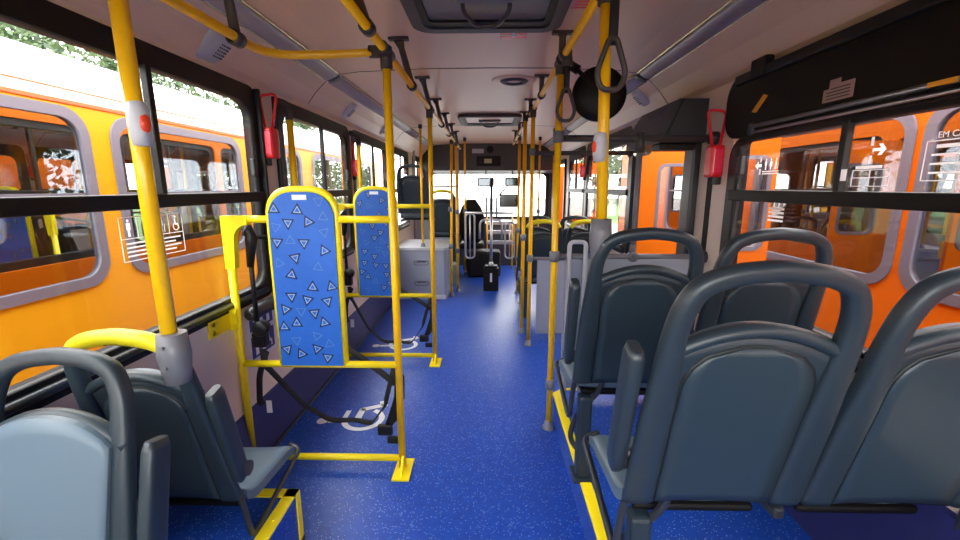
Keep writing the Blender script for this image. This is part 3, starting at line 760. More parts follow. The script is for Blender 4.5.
# ================================================================== TURNSTILE AND FRONT
t = thing('turnstile', 'grey tube turnstile on a black pedestal in the far aisle', 'turnstile', (.035, 6.13, 0))
MB().box((-.075, 6.05, 0), (.145, 6.25, .34), .015).box((-.06, 6.065, .34), (.13, 6.235, .37), .012).build('pedestal', 'blackm', t, world=True)
MB().box((.02, 6.046, .14), (.05, 6.05, .27)).build('white_label', 'decal', t, world=True)
MB().cyl((.035, 6.15, .36), (.035, 6.15, 1.17), .022, 14).cyl((.035, 6.15, .36), (.035, 6.15, .42), .05, 14, r2=.025).build('column', 'steel', t, world=True)
MB().cyl((.035, 6.15, 1.14), (.035, 6.15, 1.62), .022, 14).build('upper_column', 'dgrey', t, world=True)
MB().cyl((-.34, 6.15, 1.13), (.35, 6.15, 1.13), .016, 12).build('top_bar', 'steel', t, world=True)
for k, (cx, wd, z0, z1) in enumerate(((-.27, .065, .48, 1.12), (.30, .065, .48, 1.0))):
    pts = fillet([(cx - wd, 6.12, z0), (cx - wd, 6.12, z1), (cx + wd, 6.12, z1), (cx + wd, 6.12, z0)], .06, 8, True)
    MB().sweep(pts, .013, n=10, closed=True).cyl((cx, 6.12, z0), (cx, 6.12, z1), .011, 10).build('swing_loop', 'steel', t, world=True)
MB().sweep(fillet([(-.13, 6.2, .75), (-.13, 6.2, 1.03), (.19, 6.2, 1.03), (.19, 6.2, .75)], .09, 10), .016, n=12).build('inverted_arm', 'steel', t, world=True)

def mirror_box(label, x, y, z, w, h, name='interior_mirror', fixed=None):
    t = thing(name, label, 'mirror', (x, y, z))
    MB().box((x - w / 2, y, z - h / 2), (x + w / 2, y + .05, z + h / 2), .03, 3).build('housing', 'dgrey', t, world=True)
    MB().box((x - w / 2 + .025, y - .004, z - h / 2 + .02), (x + w / 2 - .025, y + .002, z + h / 2 - .02), .001).build('glass', 'mirror', t, world=True)
    if fixed: MB().sweep([(x, y + .04, z + h / 2 - .02), (x, y + .1, fixed)], .012, n=8).build('arm', 'dgrey', t, world=True)
mirror_box('wide rear-view mirror at the centre of the windscreen', -.06, 8.28, 1.585, .32, .17, fixed=1.86)
mirror_box('rear-view mirror on the right half of the windscreen', .45, 8.28, 1.59, .30, .17, fixed=1.86)
t = thing('fare_monitor', 'black flat monitor beside the far right pole', 'monitor', (.30, 6.0, 1.3))
MB().box((.15, 6.0, 1.22), (.395, 6.035, 1.40), .01).build('case', 'blackm', t, world=True)
MB().box((.165, 5.996, 1.235), (.38, 6.0, 1.385)).build('screen', 'screen', t, world=True)
MB().cyl((.36, 6.02, 1.31), (.409, 5.97, 1.31), .02, 10).build('mount', 'dgrey', t, world=True)

t = thing('destination_display', 'black passenger display with small lit window on the front header', 'display', (-.02, 8.33, 1.98))
MB().box((-.24, 8.30, 1.88), (.22, 8.36, 2.07), .02).build('case', 'blackm', t, world=True)
MB().box((-.09, 8.296, 1.935), (.05, 8.301, 2.015), .002).build('face', 'amber', t, world=True)
tag(MB().box((-.32, 8.343, 2.12), (-.10, 8.349, 2.20)).build('header_label', 'lgrey'), 'pale printed label at the top left of the front header', 'label')
tag(MB().lathe((.02, 8.349, 2.19), (0, -1, 0), [(.07, 0), (.06, .02), (.03, .028), (0, .03)], 20).build('header_speaker', 'blackm'), 'small round black speaker on the front header', 'speaker')

# driver's place
t = thing('driver_seat', 'black driver seat with high oval back behind the windscreen, far left', 'seat', (-.30, 7.6, 0))
MB().sweep([(-.30, 7.55 - .04 * k, .50 + .13 * k) for k in range(7)], [.10, .22, .24, .24, .22, .17, .08], [.03, .06, .07, .07, .06, .05, .03], ref=(0, 1, .3), n=16).build('backrest', 'blackm', t, world=True)
MB().box((-.52, 7.5, .40), (-.08, 7.98, .52), .05, 3).build('cushion', 'blackm', t, world=True)
MB().box((-.46, 7.55, 0), (-.14, 7.9, .40), .03).build('pedestal', 'dgrey', t, world=True)
t = thing('dashboard', 'dark dashboard under the windscreen', 'dashboard', (0, 8.4, 0))
MB().poly([(-1.25, 8.15, 0), (-1.25, 8.15, .60), (-1.25, 8.3, .80), (-1.25, 8.74, .86), (-1.25, 8.74, 0)], (1.85, 0, 0)).build('body', 'dgrey', t, world=True)
MB().sweep([(-.75 + .2 * cos(a), 8.08 + .08 * sin(a), .88 + .19 * sin(a)) for a in [2 * pi * k / 28 for k in range(28)]], .014, n=8, closed=True).cyl((-.75, 8.08, .88), (-.75, 8.25, .74), .025, 10).build('steering_wheel', 'blackm', t, world=True)
t = thing('engine_cover', 'black engine cover box on the floor ahead of the turnstile', 'cover', (-.1, 7.0, 0))
MB().box((-.36, 7.0, 0), (.20, 7.4, .44), .05, 3).build('body', 'blackm', t, world=True)
for k, zz in enumerate((.47, .57, .67)):
    pass
t = thing('front_step_rack', 'pale grey stepped rack by the front of the aisle', 'rack', (.1, 7.8, 0))
for k, zz in enumerate((.46, .64, .80)): MB().box((-.04, 7.78 + .1 * k, zz), (.44, 7.90 + .1 * k, zz + .06), .008).build('shelf', 'lgrey', t, world=True)
for xx in (-.03, .43): MB().cyl((xx, 7.8, 0), (xx, 7.8, .95), .016, 10).build('post', 'yellow', t, world=True)
t = thing('driver_partition', 'grey tube and panel partition behind the driver at far left', 'partition', (-.9, 7.38, 0))
MB().box((XL, 7.37, .3), (-.55, 7.39, 1.05), .006).build('panel', 'cabinet', t, world=True)
for zz in (1.28, 1.5): MB().cyl((XL, 7.38, zz), (-.52, 7.38, zz), .016, 10).build('rail', 'steel', t, world=True)
for xx in (-.53, -1.15, -1.26): MB().cyl((xx, 7.38, 0), (xx, 7.38, 2.1), .02, 10).build('post', 'lgrey', t, world=True)
for k, (x, dx) in enumerate(((-.05, -.36), (.16, .36))):
    t = thing('windscreen_wiper', ('left' if k == 0 else 'right') + ' wiper arm slanting across the outside of the windscreen', 'wiper', (x, YF + .08, .85), 'windscreen wipers')
    MB().cyl((x, YF + .08, .80), (x, YF + .08, 1.28), .02, 8).cyl((x, YF + .08, 1.28), (x + dx, YF + .07, 1.66), .018, 8).build('arm', 'tube', t, world=True)
    MB().box((x + dx * .2 - .008, YF + .05, 1.15), (x + dx * .2 + .008, YF + .07, 1.7), .003).build('blade', 'black', t, world=True)

# ================================================================== CEILING FITTINGS
def hatch(label, x0, y0, x1, y1, pm='hatchp'):
    cx = (x0 + x1) / 2; zc_ = 2.292
    t = thing('roof_hatch', label, 'hatch', (cx, (y0 + y1) / 2, zc_), 'roof hatches')
    MB().plate(rrect(x0, y0, x1, y1, .10), [rrect(x0 + .055, y0 + .055, x1 - .055, y1 - .055, .06)], 'z', zc_ - .030, .04).build('outer_frame', 'bracket', t, world=True)
    MB().plate(rrect(x0 + .05, y0 + .05, x1 - .05, y1 - .05, .065), [rrect(x0 + .085, y0 + .09, x1 - .085, y1 - .13, .03)], 'z', zc_ - .025, .045).build('inner_frame', 'blackm', t, world=True)
    MB().box((x0 + .06, y0 + .06, zc_ - .012), (x1 - .06, y1 - .06, zc_ - .004)).build('panel', pm, t, world=True)
    ym = (y0 + y1) / 2
    MB().sweep(fillet([(cx - .10, ym + .0, zc_ - .02), (cx - .10, ym + .06, zc_ - .05), (cx - .05, ym + .20, zc_ - .06), (cx + .05, ym + .20, zc_ - .06), (cx + .10, ym + .06, zc_ - .05), (cx + .10, ym, zc_ - .02)], .06, 8), .010, n=10).build('pull_loop', 'dgrey', t, world=True)
    MB().box((cx - .13, ym - .05, zc_ - .035), (cx + .13, ym + .02, zc_ - .010), .008).build('handle_plate', 'clamp', t, world=True)
hatch('large roof hatch with pull loop at the top of the photo', -.375, 1.58, .345, 2.35)
hatch('small-looking far roof hatch over the front half of the aisle', -.36, 5.0, .37, 5.74, 'ceil')
t = thing('ceiling_vent', 'round ceiling vent ring just past the first ceiling seam', 'vent', (.19, 3.49, 2.298))
MB().lathe((.19, 3.49, 2.298), (0, 0, -1), [(.17, -.004), (.17, .004), (.165, .006), (0, .006)], 32).build('base_plate', 'ceil', t, world=True)
MB().lathe((.19, 3.49, 2.298), (0, 0, -1), [(.055, .006), (.065, .018), (.09, .020), (.105, .010), (.11, .006)], 32).build('ring', 'bracket', t, world=True)
for (lab, x0, y0, w, h, red) in (('red sticker with white arrow on the ceiling behind the hatch', .055, 2.445, .145, .10, 1), ('small pink printed notice on the ceiling by the hatch corner', .365, 2.02, .13, .13, 0)):
    zc_ = cz(x0 + w / 2) - .002
    t = thing('ceiling_sticker', lab, 'sticker', (x0, y0, zc_))
    MB().box((x0, y0, zc_), (x0 + w, y0 + h, zc_ + .0015)).build('sheet', 'redp' if red else mat('pink_paper', (.75, .33, .38), .6), t, world=True)
    m = MB()
    if red:
        m.box((x0, y0 + .042, zc_ - .001), (x0 + w, y0 + .049, zc_))
        m.poly([(x0 + .05, y0 + .045, zc_ - .001), (x0 + .095, y0 + .045, zc_ - .001), (x0 + .0725, y0 + .07, zc_ - .001)])
        m.box((x0 + .066, y0 + .005, zc_ - .001), (x0 + .08, y0 + .045, zc_))
    else:
        for k in range(4): m.box((x0 + .015, y0 + .015 + .03 * k, zc_ - .001), (x0 + w - .02 - .015 * (k % 2), y0 + .024 + .03 * k, zc_))
    m.build('print', 'decal' if red else 'redp', t, world=True)

def lamp_strip(label, side):
    a, b_ = (-1.03, -1.13) if side < 0 else (1.0, 1.09)
    za, zb = cz(a), cz(b_)
    t = thing('lamp_strip', label, 'lamp', ((a + b_) / 2, 1, za), 'ceiling lamp strips')
    segs = [(YB + .05, 3.10), (3.18, 5.86), (5.94, 8.2)]
    for (y0, y1) in segs:
        MB().sweep([((a + b_) / 2, y0, (za + zb) / 2 - .010), ((a + b_) / 2, y1, (za + zb) / 2 - .010)], hypot(a - b_, za - zb) / 2 - .008, .011, ref=((za - zb) * (1 if side > 0 else 1), 0, -(a - b_)), n=14).build('lens', 'lens', t, world=True)
        e = MB()
        for q, zq in ((a, za), (b_, zb)): e.sweep([(q, y0, zq - .006), (q, y1, zq - .006)], .007 if q == a else .004, n=8)
        e.build('edge_trim', 'brass', t, world=True)
    for y in (3.14, 5.90): MB().sweep([((a + b_) / 2, y - .05, (za + zb) / 2 - .008), ((a + b_) / 2, y + .05, (za + zb) / 2 - .008)], .045, .013, ref=((za - zb), 0, -(a - b_)), n=12).build('end_cap', 'dgrey', t, world=True)
lamp_strip('long unlit lamp strip where the ceiling meets the left cove', -1)
lamp_strip('long unlit lamp strip where the ceiling meets the right cove', 1)

def cove_speaker(label, side, y, x):
    z = cz(x)
    t = thing('cove_speaker', label, 'speaker', (x, y, z), 'cove speakers')
    sl = V((.10, 0, .095 if side < 0 else -.095)).normalized() * 1.; nrm = V((sl.z, 0, -sl.x)) if True else None
    c = V((x, y, z)); w = .085; L_ = .085
    if nrm.z > 0: nrm = -nrm
    m = MB().grid(lambda u, v: c + sl * (u - .5) * 2 * w + V((0, (v - .5) * 2 * L_, 0)) + nrm * (.028 * (1 - abs(2 * u - 1) ** 4) * (1 - abs(2 * v - 1) ** 4) - .002), 10, 10, -nrm * .006)
    body = m.build('housing', 'lgrey', t, world=True)
    g = MB()
    for i in range(5):
        for j in range(5):
            p = c + sl * (i - 2) * .016 + V((0, .02 + (j - 2) * .014, 0)) + nrm * .0265
            g.sweep([p - nrm * .004, p + nrm * .001], .0045, n=6)
    g.build('grille', 'dgrey', body, world=True)
cove_speaker('grey grille speaker on the left cove above the first window', -1, 2.05, -1.235)
cove_speaker('grey speaker on the left cove beyond the nearest barrier', -1, 3.85, -1.215)
cove_speaker('grey speaker on the left cove over the wheel arch box', -1, 5.1, -1.21)
cove_speaker('grey speaker on the right cove above the middle door', 1, 3.45, 1.15)

# overhead door mechanism cover on the right
t = thing('door_mechanism_cover', 'dark grey wedge-shaped cover over the middle door', 'cover', (1.15, 2.65, 1.76))
MB().poly([(XR, 2.63, 1.755), (XR, 2.63, 2.0), (1.10, 2.63, 2.0), (1.055, 2.63, 1.93), (1.0, 2.63, 1.80), (1.0, 2.63, 1.755)], (0, .62, 0)).build('body', 'dgrey', t, world=True)
MB().poly([(1.115, 2.626, 2.0), (1.128, 2.626, 2.0), (1.035, 2.626, 1.77), (1.022, 2.626, 1.77)], (0, .006, 0)).build('edge_groove', 'black', t, world=True)
MB().box((1.02, 2.66, 1.715), (1.24, 2.80, 1.757), .01).build('underside_rail', 'black', t, world=True)
MB().sweep([(1.12, 3.1, 1.74), (1.12, 3.14, 1.745), (1.12, 3.36, 1.745), (1.12, 3.4, 1.74)], [.015, .028, .028, .015], n=12).build('actuator', 'brass', t, world=True)

# ---- emergency hammers
def hammer(label, side, y, z, sc=1.):
    x = XL if side < 0 else XR; i = -side
    t = thing('emergency_hammer', label, 'hammer', (x, y, z), 'red emergency hammers')
    MB().box((x + i * .004, y - .042 * sc, z - .09 * sc), (x + i * .075, y + .042 * sc, z + .08 * sc), .014, 3).build('case', 'redp', t, world=True)
    MB().box((x + i * .012, y - .048 * sc, z - .07 * sc), (x + i * .066, y - .040 * sc, z + .062 * sc), .004).build('cover', mat('glossy_red_cover', (.9, .03, .08), .15), t, world=True)
    MB().sweep(fillet([(x + i * .025, y - .01, z + .06), (x + i * .012, y - .03, z + .25 * sc), (x + i * .085, y + .03, z + .27 * sc), (x + i * .05, y + .01, z + .06)], .03, 6), .008, .007, n=8).build('cord_loop', 'redp', t, world=True)
    MB().box((x, y - .022, z - .13 * sc), (x + i * .03, y + .022, z - .08 * sc), .006).build('mount', 'black', t, world=True)
hammer('red emergency hammer on the left pillar past the first window', -1, 2.53, 1.75)
hammer('red emergency hammer on the left pillar past the second window', -1, 4.16, 1.68, .9)
hammer('red emergency hammer furthest ahead on the left wall', -1, 5.68, 1.66, .9)
hammer('red emergency hammer on the right pillar beside the black header', 1, 2.43, 1.64)
hammer('small-looking far red hammer on the right wall past the door', 1, 5.78, 1.70, .9)

# ---- strap hangers on the right rail
def hanger(label, y, L_):
    t = thing('strap_hanger', label, 'strap', (RRX, y, RRZ), 'strap hangers')
    x = RRX + .012
    MB().lathe((RRX, y - .022, RRZ), (0, 1, 0), [(.019, 0), (.032, .003), (.032, .041), (.019, .044)], 16).sweep([(x, y, RRZ), (x, y, RRZ - .06)], [.022, .03], [.016, .016], ref=(0, 1, 0), n=10).build('rail_clip', 'bracket', t, world=True)
    MB().sweep([(x, y, RRZ - .05), (x, y, RRZ - L_)], .016, .004, ref=(0, 1, 0), n=8).build('strap', 'strap', t, world=True)
    z = RRZ - L_
    MB().sweep(fillet([(x - .012, y, z + .02), (x - .048, y, z - .085), (x - .03, y, z - .135), (x + .03, y, z - .135), (x + .048, y, z - .085), (x + .012, y, z + .02)], .035, 8, True), .009, .012, ref=(0, 1, 0), n=10, closed=True).build('grip', 'bracket', t, world=True)
hanger('dark strap hanger nearest the camera on the right rail', 1.49, .215)
hanger('dark strap hanger just behind the round black mirror arm', 2.33, .19)

# ---- round mirror on an arm
t = thing('convex_mirror', 'round black-backed mirror on an arm from the right ceiling rail', 'mirror', (.59, 2.42, 1.98))
c = V((.585, 2.42, 1.985)); ax = V((-.10, -1, .05)).normalized()
MB().lathe(c, ax, [(0, .038), (.05, .036), (.10, .025), (.13, .010), (.142, -.004), (.142, -.016), (.136, -.016)], 40).build('back_shell', 'blackm', t, world=True)
MB().lathe(c - ax * .016, ax, [(.138, 0), (.10, -.018), (.05, -.028), (0, -.031)], 40).build('glass', 'mirror', t, world=True)
MB().cyl((RRX, 2.43, 2.155), (.47, 2.415, 2.10), .024, 12).sweep([(.46, 2.415, 2.105), (.55, 2.40, 2.02), (.58, 2.405, 1.99)], .012, n=10).lathe((RRX, 2.40, RRZ), (0, 1, 0), [(.02, 0), (.031, .003), (.031, .055), (.02, .058)], 16).build('arm', 'blackm', t, world=True)

# ================================================================== SIGNS AND STICKERS
# blue pictogram sheet on the left wall
t = thing('wall_sign', 'white wall sign with four navy pictograms behind the nearest barrier', 'sign', (XL, 2.3, .7))
MB().box((XL, 2.17, .54), (XL + .002, 2.46, .86)).build('sheet', 'signw', t, world=True)
m, w_ = MB(), MB(); X = XL + .0025
for i in range(2):
    for j in range(2):
        y0, z0 = 2.19 + .14 * i, .56 + .155 * j
        m.box((X, y0, z0), (X + .0008, y0 + .105, z0 + .125))
        cy, cz2 = y0 + .052, z0 + .063
        w_.poly([(X + .0012, cy + .013 * cos(2 * pi * k / 14), cz2 + .042 + .013 * sin(2 * pi * k / 14)) for k in range(14)])
        if (i + j) % 2 == 0:
            w_.poly([(X + .0012, cy - .018, cz2 - .05), (X + .0012, cy + .018, cz2 - .05), (X + .0012, cy + .014, cz2 + .025), (X + .0012, cy - .014, cz2 + .025)])
        else:
            w_.poly([(X + .0012, cy - .022, cz2 - .01), (X + .0012, cy + .024, cz2 - .01), (X + .0012, cy + .024, cz2 - .05), (X + .0012, cy + .012, cz2 - .05), (X + .0012, cy + .012, cz2 - .022), (X + .0012, cy - .005, cz2 - .022), (X + .0012, cy - .005, cz2 + .025), (X + .0012, cy - .022, cz2 + .025)])
m.build('pictogram_tiles', 'signb', t, world=True); w_.build('pictograms', 'signw', t, world=True, recalc=False)

def figure(m, X, y, z, h, kind, sg=1):
    """simple standing pictogram made of flat shapes on plane x=X"""
    q = lambda a, b_: (X, y + sg * a * h, z + b_ * h)
    m.poly([q(.09 * cos(2 * pi * k / 14), .88 + .09 * sin(2 * pi * k / 14)) for k in range(14)])
    if kind == 0: m.poly([q(-.14, .76), q(.14, .76), q(.14, .38), q(.08, .38), q(.08, 0), q(-.08, 0), q(-.08, .38), q(-.14, .38)])
    elif kind == 1: m.poly([q(-.10, .76), q(.10, .76), q(.24, .55), (q(.14, .48)), q(.22, .28), q(.08, .28), q(.08, 0), q(-.06, 0), q(-.06, .28), q(-.16, .28)])
    elif kind == 2:
        m.poly([q(-.10, .76), q(.08, .76), q(.12, .40), q(.06, .38), q(.10, 0), q(-.02, 0), q(-.06, .35), q(-.14, 0), q(-.22, 0), q(-.12, .42)])
        m.poly([q(.22, .50), q(.26, .50), q(.26, 0), q(.22, 0)])
    else:
        m.poly([q(-.10, .76), q(0, .76), q(.02, .45), q(.2, .45), q(.3, .12), q(.24, .10), q(.14, .36), q(-.08, .36)])
        for k in range(16):
            a0, a1 = R(120 + 14 * k), R(134 + 14 * k)
            m.poly([q(.0 + r_ * cos(a), .26 + r_ * sin(a)) for r_, a in ((.2, a0), (.26, a0), (.26, a1), (.2, a1))])
t = thing('window_sign', 'white priority-seating pictogram sign on the lower left window', 'sign', (XL + .016, 1.6, 1.3))
X = XL + .0165; o = MB(); y0, y1, z0, z1 = 1.455, 1.765, 1.235, 1.395
for a, b_ in (((y0, z0), (y1, z0 + .003)), ((y0, z1 - .003), (y1, z1)), ((y0, z0), (y0 + .003, z1)), ((y1 - .003, z0), (y1, z1)), ((y0, 1.315), (y1, 1.318))):
    o.box((X - .0005, a[0], a[1]), (X + .0005, b_[0], b_[1]))
for k in range(1, 4): o.box((X - .0005, y0 + k * .0775 - .001, 1.318), (X + .0005, y0 + k * .0775 + .001, z1))
for k in range(4): figure(o, X, y0 + .039 + .0775 * k, 1.324, .064, k)
for k in range(4):
    y = y0 + .02
    o.box((X - .0005, y, 1.296 - .015 * k), (X + .0005, y1 - .02 - .03 * (k % 2), 1.302 - .015 * k))
o.build('print', 'vinyl', t, world=True, recalc=False)

def rsign(label, y0, y1, z0, z1, body):
    t = thing('window_sign', label, 'sign', (XR - .01, (y0 + y1) / 2, z0))
    o = MB(); body(o, XR - .0165 + .004)
    o.build('print', 'vinyl', t, world=True, recalc=False)
def frame_(o, X, y0, y1, z0, z1, w=.003):
    o.box((X, y0, z0), (X + .001, y1, z0 + w)); o.box((X, y0, z1 - w), (X + .001, y1, z1)); o.box((X, y0, z0), (X + .001, y0 + w, z1)); o.box((X, y1 - w, z0), (X + .001, y1, z1))
def sg1(o, X):   # emergency instructions; reads left to right from inside, so towards -y
    o.text('EM CASO DE EMERGÊNCIA', .024, (X, 1.272, 1.634), (0, -1, 0), (0, 0, 1), .0008)
    frame_(o, X, .90, 1.30, 1.515, 1.628)
    for a in (1.17, 1.03): o.box((X, a - .0015, 1.515), (X + .001, a + .0015, 1.612))
    for k in range(3):
        for a in (1.19, 1.05, .92): o.box((X, a, 1.535 + .025 * k), (X + .001, a + .09, 1.541 + .025 * k))
    o.box((X, .95, 1.606), (X + .001, 1.27, 1.616))
def sg2(o, X):   # arrow with window pictogram and caption box
    o.box((X, 1.475, 1.632), (X + .001, 1.485, 1.66)); o.box((X, 1.475, 1.575), (X + .001, 1.485, 1.60))
    o.poly([(X, 1.475, 1.623), (X, 1.445, 1.623), (X, 1.455, 1.636), (X, 1.44, 1.636), (X, 1.425, 1.618), (X, 1.44, 1.60), (X, 1.455, 1.60), (X, 1.445, 1.613), (X, 1.475, 1.613)])
    frame_(o, X, 1.40, 1.54, 1.50, 1.555, .002)
    o.box((X, 1.43, 1.558), (X + .001, 1.53, 1.568)); o.box((X, 1.40, 1.528), (X + .001, 1.54, 1.5305))
    o.box((X, 1.47, 1.50), (X + .001, 1.473, 1.555))
    o.box((X, 1.565, 1.52), (X + .001, 1.59, 1.56))
def sg3(o, X):   # exit arrow and small figures
    o.box((X, 2.055, 1.61), (X + .001, 2.065, 1.635)); o.box((X, 2.055, 1.555), (X + .001, 2.065, 1.58))
    o.poly([(X, 2.10, 1.595), (X, 2.075, 1.615), (X, 2.075, 1.602), (X, 2.05, 1.602), (X, 2.05, 1.588), (X, 2.075, 1.588), (X, 2.075, 1.575)])
    for k in range(3): figure(o, X, 2.02 - .035 * k, 1.575, .05, k, -1)
    for k in range(2): o.box((X, 1.93, 1.555 + .01 * k), (X + .001, 2.04, 1.560 + .01 * k))
def sg4(o, X):
    for k in range(4): o.box((X, 1.86, 1.40 - .017 * k), (X + .001, 1.96, 1.409 - .017 * k))
    for k in range(3): o.box((X, 1.87 + .032 * k, 1.413), (X + .001, 1.888 + .032 * k, 1.432))
rsign('white emergency instruction print on the upper right window, at photo edge', .9, 1.3, 1.51, 1.66, sg1)
rsign('white arrow and boxes print on the middle of the upper right window', 1.4, 1.6, 1.5, 1.66, sg2)
rsign('white exit arrow with small figures at the far end of the upper right window', 1.9, 2.1, 1.55, 1.64, sg3)
rsign('small white striped print on the far end of the lower right window', 1.86, 1.96, 1.34, 1.43, sg4)
# header stickers
t = thing('header_sticker', 'pale stepped label with fine print on the black right header', 'sticker', (XR - .04, 1.62, 1.83))
X = XR - .042
MB().poly([(X, 1.555, 1.80), (X, 1.69, 1.80), (X, 1.69, 1.845), (X, 1.665, 1.845), (X, 1.665, 1.875), (X, 1.615, 1.875), (X, 1.615, 1.858), (X, 1.555, 1.858)], (.0015, 0, 0)).build('sheet', mat('faded_paper', (.42, .27, .24), .6), t, world=True)
m = MB()
for k in range(4): m.box((X - .0006, 1.57, 1.808 + .011 * k), (X, 1.675 - .02 * (k > 2), 1.812 + .011 * k))
m.build('print', 'bracket', t, world=True)
m = MB().poly([(X, 2.130, 1.842), (X, 2.092, 1.834), (X, 2.020, 1.895), (X, 2.052, 1.907)], (.0015, 0, 0)).build('reflective_sticker', 'orangedecal')
tag(m, 'slanted orange reflective sticker on the black right header', 'sticker')

# ================================================================== OUTSIDE
g = MB().box((-60, -40, -.45), (6.5, 70, -.35)).build('ground', 'asphalt'); S(g, 'pale concrete yard outside', 'ground')
g = MB().box((6.5, -40, -.45), (60, 70, -.34)).build('lawn', 'lawn'); S(g, 'green lawn beyond the right bus', 'ground')

def neighbour(name, label, xs, side, wins, paint, y0, y1, stripes):
    """a bus parked alongside; xs = x of the face turned to us, side = direction away from us"""
    t = thing(name, label, 'bus', (xs + side * 1.25, 3, -.35), 'neighbouring buses')
    W = 2.5
    xb = xs + side * W
    hl = [rrect(a, .92, b_, 1.93, .14, 8) for a, b_ in wins]
    for x, d in ((xs, side * .04), (xb, -side * .04)):
        MB().plate(rect(y0, -.05, y1, 2.05), hl, 'x', x, d).build('side_panel', paint, t, world=True)
    # white roof, rounded shoulders; its band down the amber side paints in sky glare
    pr = [(-.004, 1.99), (-.004, 2.13), (.03, 2.19), (.10, 2.25), (.24, 2.31), (.6, 2.38), (1.25, 2.41)]
    pr = pr + [(W - a, z) for a, z in reversed(pr[:-1])]
    inner = [(min(max(a, .03), W - .03), z - .03) for a, z in reversed(pr)]
    MB().poly([(xs + side * a, y0, z) for a, z in pr + inner], (0, y1 - y0, 0)).build('roof', 'white' if paint == 'yorange' else paint, t, world=True)
    st = MB()
    for z, h in stripes: st.box((xs - side * .008, y0, z), (xs + side * .001, y1, z + h))
    if stripes: st.build('side_stripe', 'red', t, world=True)
    MB().box((xs + side * .04, y0, -.05), (xb - side * .04, y1, 0.0)).build('floor_pan', 'tube', t, world=True)
    for yy in (y0, y1 - .04): MB().box((xs + side * .0, yy, -.05), (xb, yy + .04, 2.06)).build('end_panel', paint, t, world=True)
    MB().box((xs + side * .06, y0, -.2), (xb - side * .06, y1, -.05)).build('skirt', 'black', t, world=True)
    for (a, b_) in wins:
        fr = MB().plate(rrect(a - .025, .895, b_ + .025, 1.955, .16, 8), [rrect(a + .035, .955, b_ - .035, 1.895, .12, 8)], 'x', xs - side * .012, side * .03).build('window_frame', 'rubberg', t, world=True)
        MB().box((xs + side * .008, a, .92), (xs + side * .012, b_, 1.93)).build('pane', 'busglass', fr, world=True)
        MB().box((xs + side * .0, a, 1.44), (xs + side * .014, b_, 1.462)).build('crossbar', 'rubberg', fr, world=True)
    for k, yy in enumerate([y0 + .9 + 1.05 * i for i in range(int((y1 - y0) / 1.05))]):
        MB().cyl((xs + side * (.8 if k % 2 else 1.65), yy, 0), (xs + side * (.8 if k % 2 else 1.65), yy, 2.30), .02, 10).build('grab_pole', 'yellow', t, world=True)
    for yy in (y0 + 2.2, y1 - 2.2):
        if True:
            for x in (xs + side * .15, xb - side * .15):
                MB().lathe((x - .13, yy, .12), (1, 0, 0), [(0, 0), (.22, .0), (.26, .01), (.47, .02), (.47, .24), (.26, .25), (0, .25)], 28).build('wheel', 'tyre', t, world=True)
    return t
LB = neighbour('city_bus', 'amber city bus with white roof parked beside the left windows', -2.45, -1,
               [(-1.6, -.1), (.10, 1.0), (1.14, 2.64), (2.84, 4.26), (4.75, 5.65), (6.05, 7.4), (7.55, 9.0)], 'yorange', -2.5, 9.6, [(1.972, .022), (2.05, .007)])
RB = neighbour('city_bus', 'orange city bus parked beside the right windows', 2.40, 1,
               [(-1.6, -.6), (-.46, 1.0), (1.02, 2.47), (2.57, 3.96), (4.34, 4.86), (5.0, 5.88)], 'orange', -2.5, 8.0, [])

# a few seats inside the neighbours, seen through their glass
for i, (x, y) in enumerate(((-3.1, 1.4), (-3.1, 2.3), (-3.1, 3.3))):
    make_seat(['dim seat behind the nearest left-bus window', 'dim seat behind the left-bus window, second from the camera', 'dim seat behind the left-bus window beyond its yellow pillar'][i], (x, y, .05), aisle=0, ped=True, arm=False, group='seats inside the left bus', detail=False)
for i, (x, y) in enumerate(((3.05, 1.5), (3.05, 2.3), (3.05, 3.3))):
    make_seat(['dim seat behind the right-bus window at photo edge', 'dim seat behind the right-bus pillar', 'dim seat behind the right-bus window nearest the red hammer'][i], (x, y, .05), aisle=0, ped=True, arm=False, group='seats inside the right bus', detail=False)

def tree(label, x, y, h, r, n, seed):
    rnd = random.Random(seed)
    t = thing('tree', label, 'tree', (x, y, -.35), 'trees outside')
    MB().sweep([(x, y, -.35), (x + .1, y, h * .4), (x + .05, y + .1, h * .8)], [.22, .16, .06], n=10).build('trunk', 'bark', t, world=True)
    bm = MB()
    cl = [(x + rnd.gauss(0, r * .45), y + rnd.gauss(0, r * .45), h * .68 + rnd.gauss(0, h * .15), rnd.uniform(.28, .5) * r) for _ in range(16)]
    for k in range(n):
        cx, cy, c3, rr = cl[k % 16]
        d = V((rnd.gauss(0, 1), rnd.gauss(0, 1), rnd.gauss(0, 1))).normalized() * rr * rnd.random() ** .4
        p = V((cx, cy, c3)) + d; s = rnd.uniform(.09, .19)
        a = V((rnd.gauss(0, 1), rnd.gauss(0, 1), rnd.gauss(0, 1))).normalized() * s; b_ = a.orthogonal().normalized() * s * .55
        bm.poly([p - a, p + b_, p + a, p - b_])
    bm.build('foliage', 'leaf', t, world=True, recalc=False)
for i, (x, y, h) in enumerate(((-19, 17, 8.6), (-19, 24, 9.4), (-18, 33, 9.6), (-19.5, 45, 11.5))):
    tree(['leafy tree above the left bus roof, nearest', 'leafy tree above the left bus roof, second from the near end', 'leafy tree above the left bus roof, third along', 'leafy tree above the left bus roof, furthest ahead'][i], x, y, h, 4.0, 4200, 20 + i)
for i, (x, y, h) in enumerate(((9.5, 13, 5.5), (7.3, 22, 6.0), (7.6, 34, 7.5))):
    tree(['leafy tree on the lawn beyond the middle door', 'leafy tree on the lawn further ahead, right side', 'leafy tree furthest ahead on the lawn, right side'][i], x, y, h, 3.2, 2600, 40 + i)

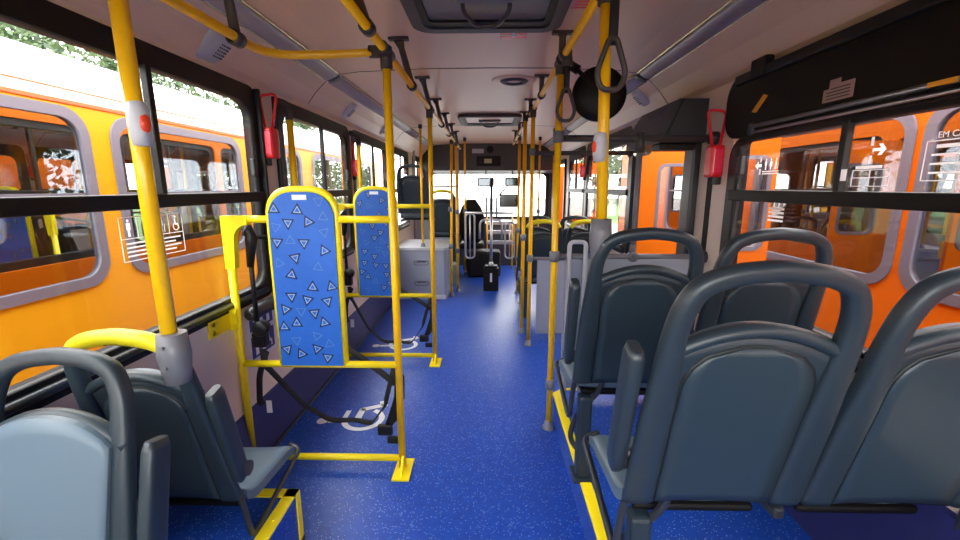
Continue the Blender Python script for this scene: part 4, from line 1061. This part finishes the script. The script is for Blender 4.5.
t = thing('hedge', 'tall green hedge along the far side of the lawn', 'hedge', (13.2, 40, -.35))
rnd = random.Random(5); bm = MB()
for k in range(6000):
    p = V((13.2 + rnd.gauss(0, .5), rnd.uniform(24, 75), rnd.uniform(-.35, 4.2 + .8 * sin(k * .37))))
    s_ = rnd.uniform(.18, .34); a = V((rnd.gauss(0, 1), rnd.gauss(0, 1), rnd.gauss(0, 1))).normalized() * s_; b_ = a.orthogonal().normalized() * s_ * .6
    bm.poly([p - a, p + b_, p + a, p - b_])
bm.build('foliage', 'leaf', t, world=True, recalc=False)

# ================================================================== LIGHT
w = bpy.data.worlds.new('overcast_sky'); bpy.context.scene.world = w; w.use_nodes = True
nt = w.node_tree; bg = nt.nodes['Background']
tc = nt.nodes.new('ShaderNodeTexCoord'); nz = nt.nodes.new('ShaderNodeTexNoise'); nz.inputs['Scale'].default_value = 2.2; nz.inputs['Detail'].default_value = 5
nt.links.new(tc.outputs['Generated'], nz.inputs['Vector'])
mx = nt.nodes.new('ShaderNodeMix'); mx.data_type = 'RGBA'
mx.inputs[6].default_value = (.97, .97, .97, 1); mx.inputs[7].default_value = (1, .97, .92, 1)
nt.links.new(nz.outputs['Fac'], mx.inputs[0]); nt.links.new(mx.outputs[2], bg.inputs['Color'])
bg.inputs['Strength'].default_value = 3.2

sc = bpy.context.scene
cam = bpy.data.cameras.new('camera'); cam.lens = 16; cam.sensor_width = 36; cam.clip_start = .02; cam.clip_end = 300
co = bpy.data.objects.new('camera', cam); C.objects.link(co)
co.location = (0, 0, 1.5); co.rotation_euler = (R(90 - 11.06), 0, R(1.18))
sc.camera = co
sc.view_settings.view_transform = 'Standard'; sc.view_settings.look = 'None'; sc.view_settings.gamma = 1; sc.view_settings.use_curve_mapping = False
sc.view_settings.exposure = 2.1
sc.cycles.use_denoising = True
sc.cycles.max_bounces = 10; sc.cycles.diffuse_bounces = 6; sc.cycles.glossy_bounces = 5; sc.cycles.transparent_max_bounces = 16
sc.cycles.caustics_reflective = False; sc.cycles.caustics_refractive = False
sc.cycles.sample_clamp_indirect = 6
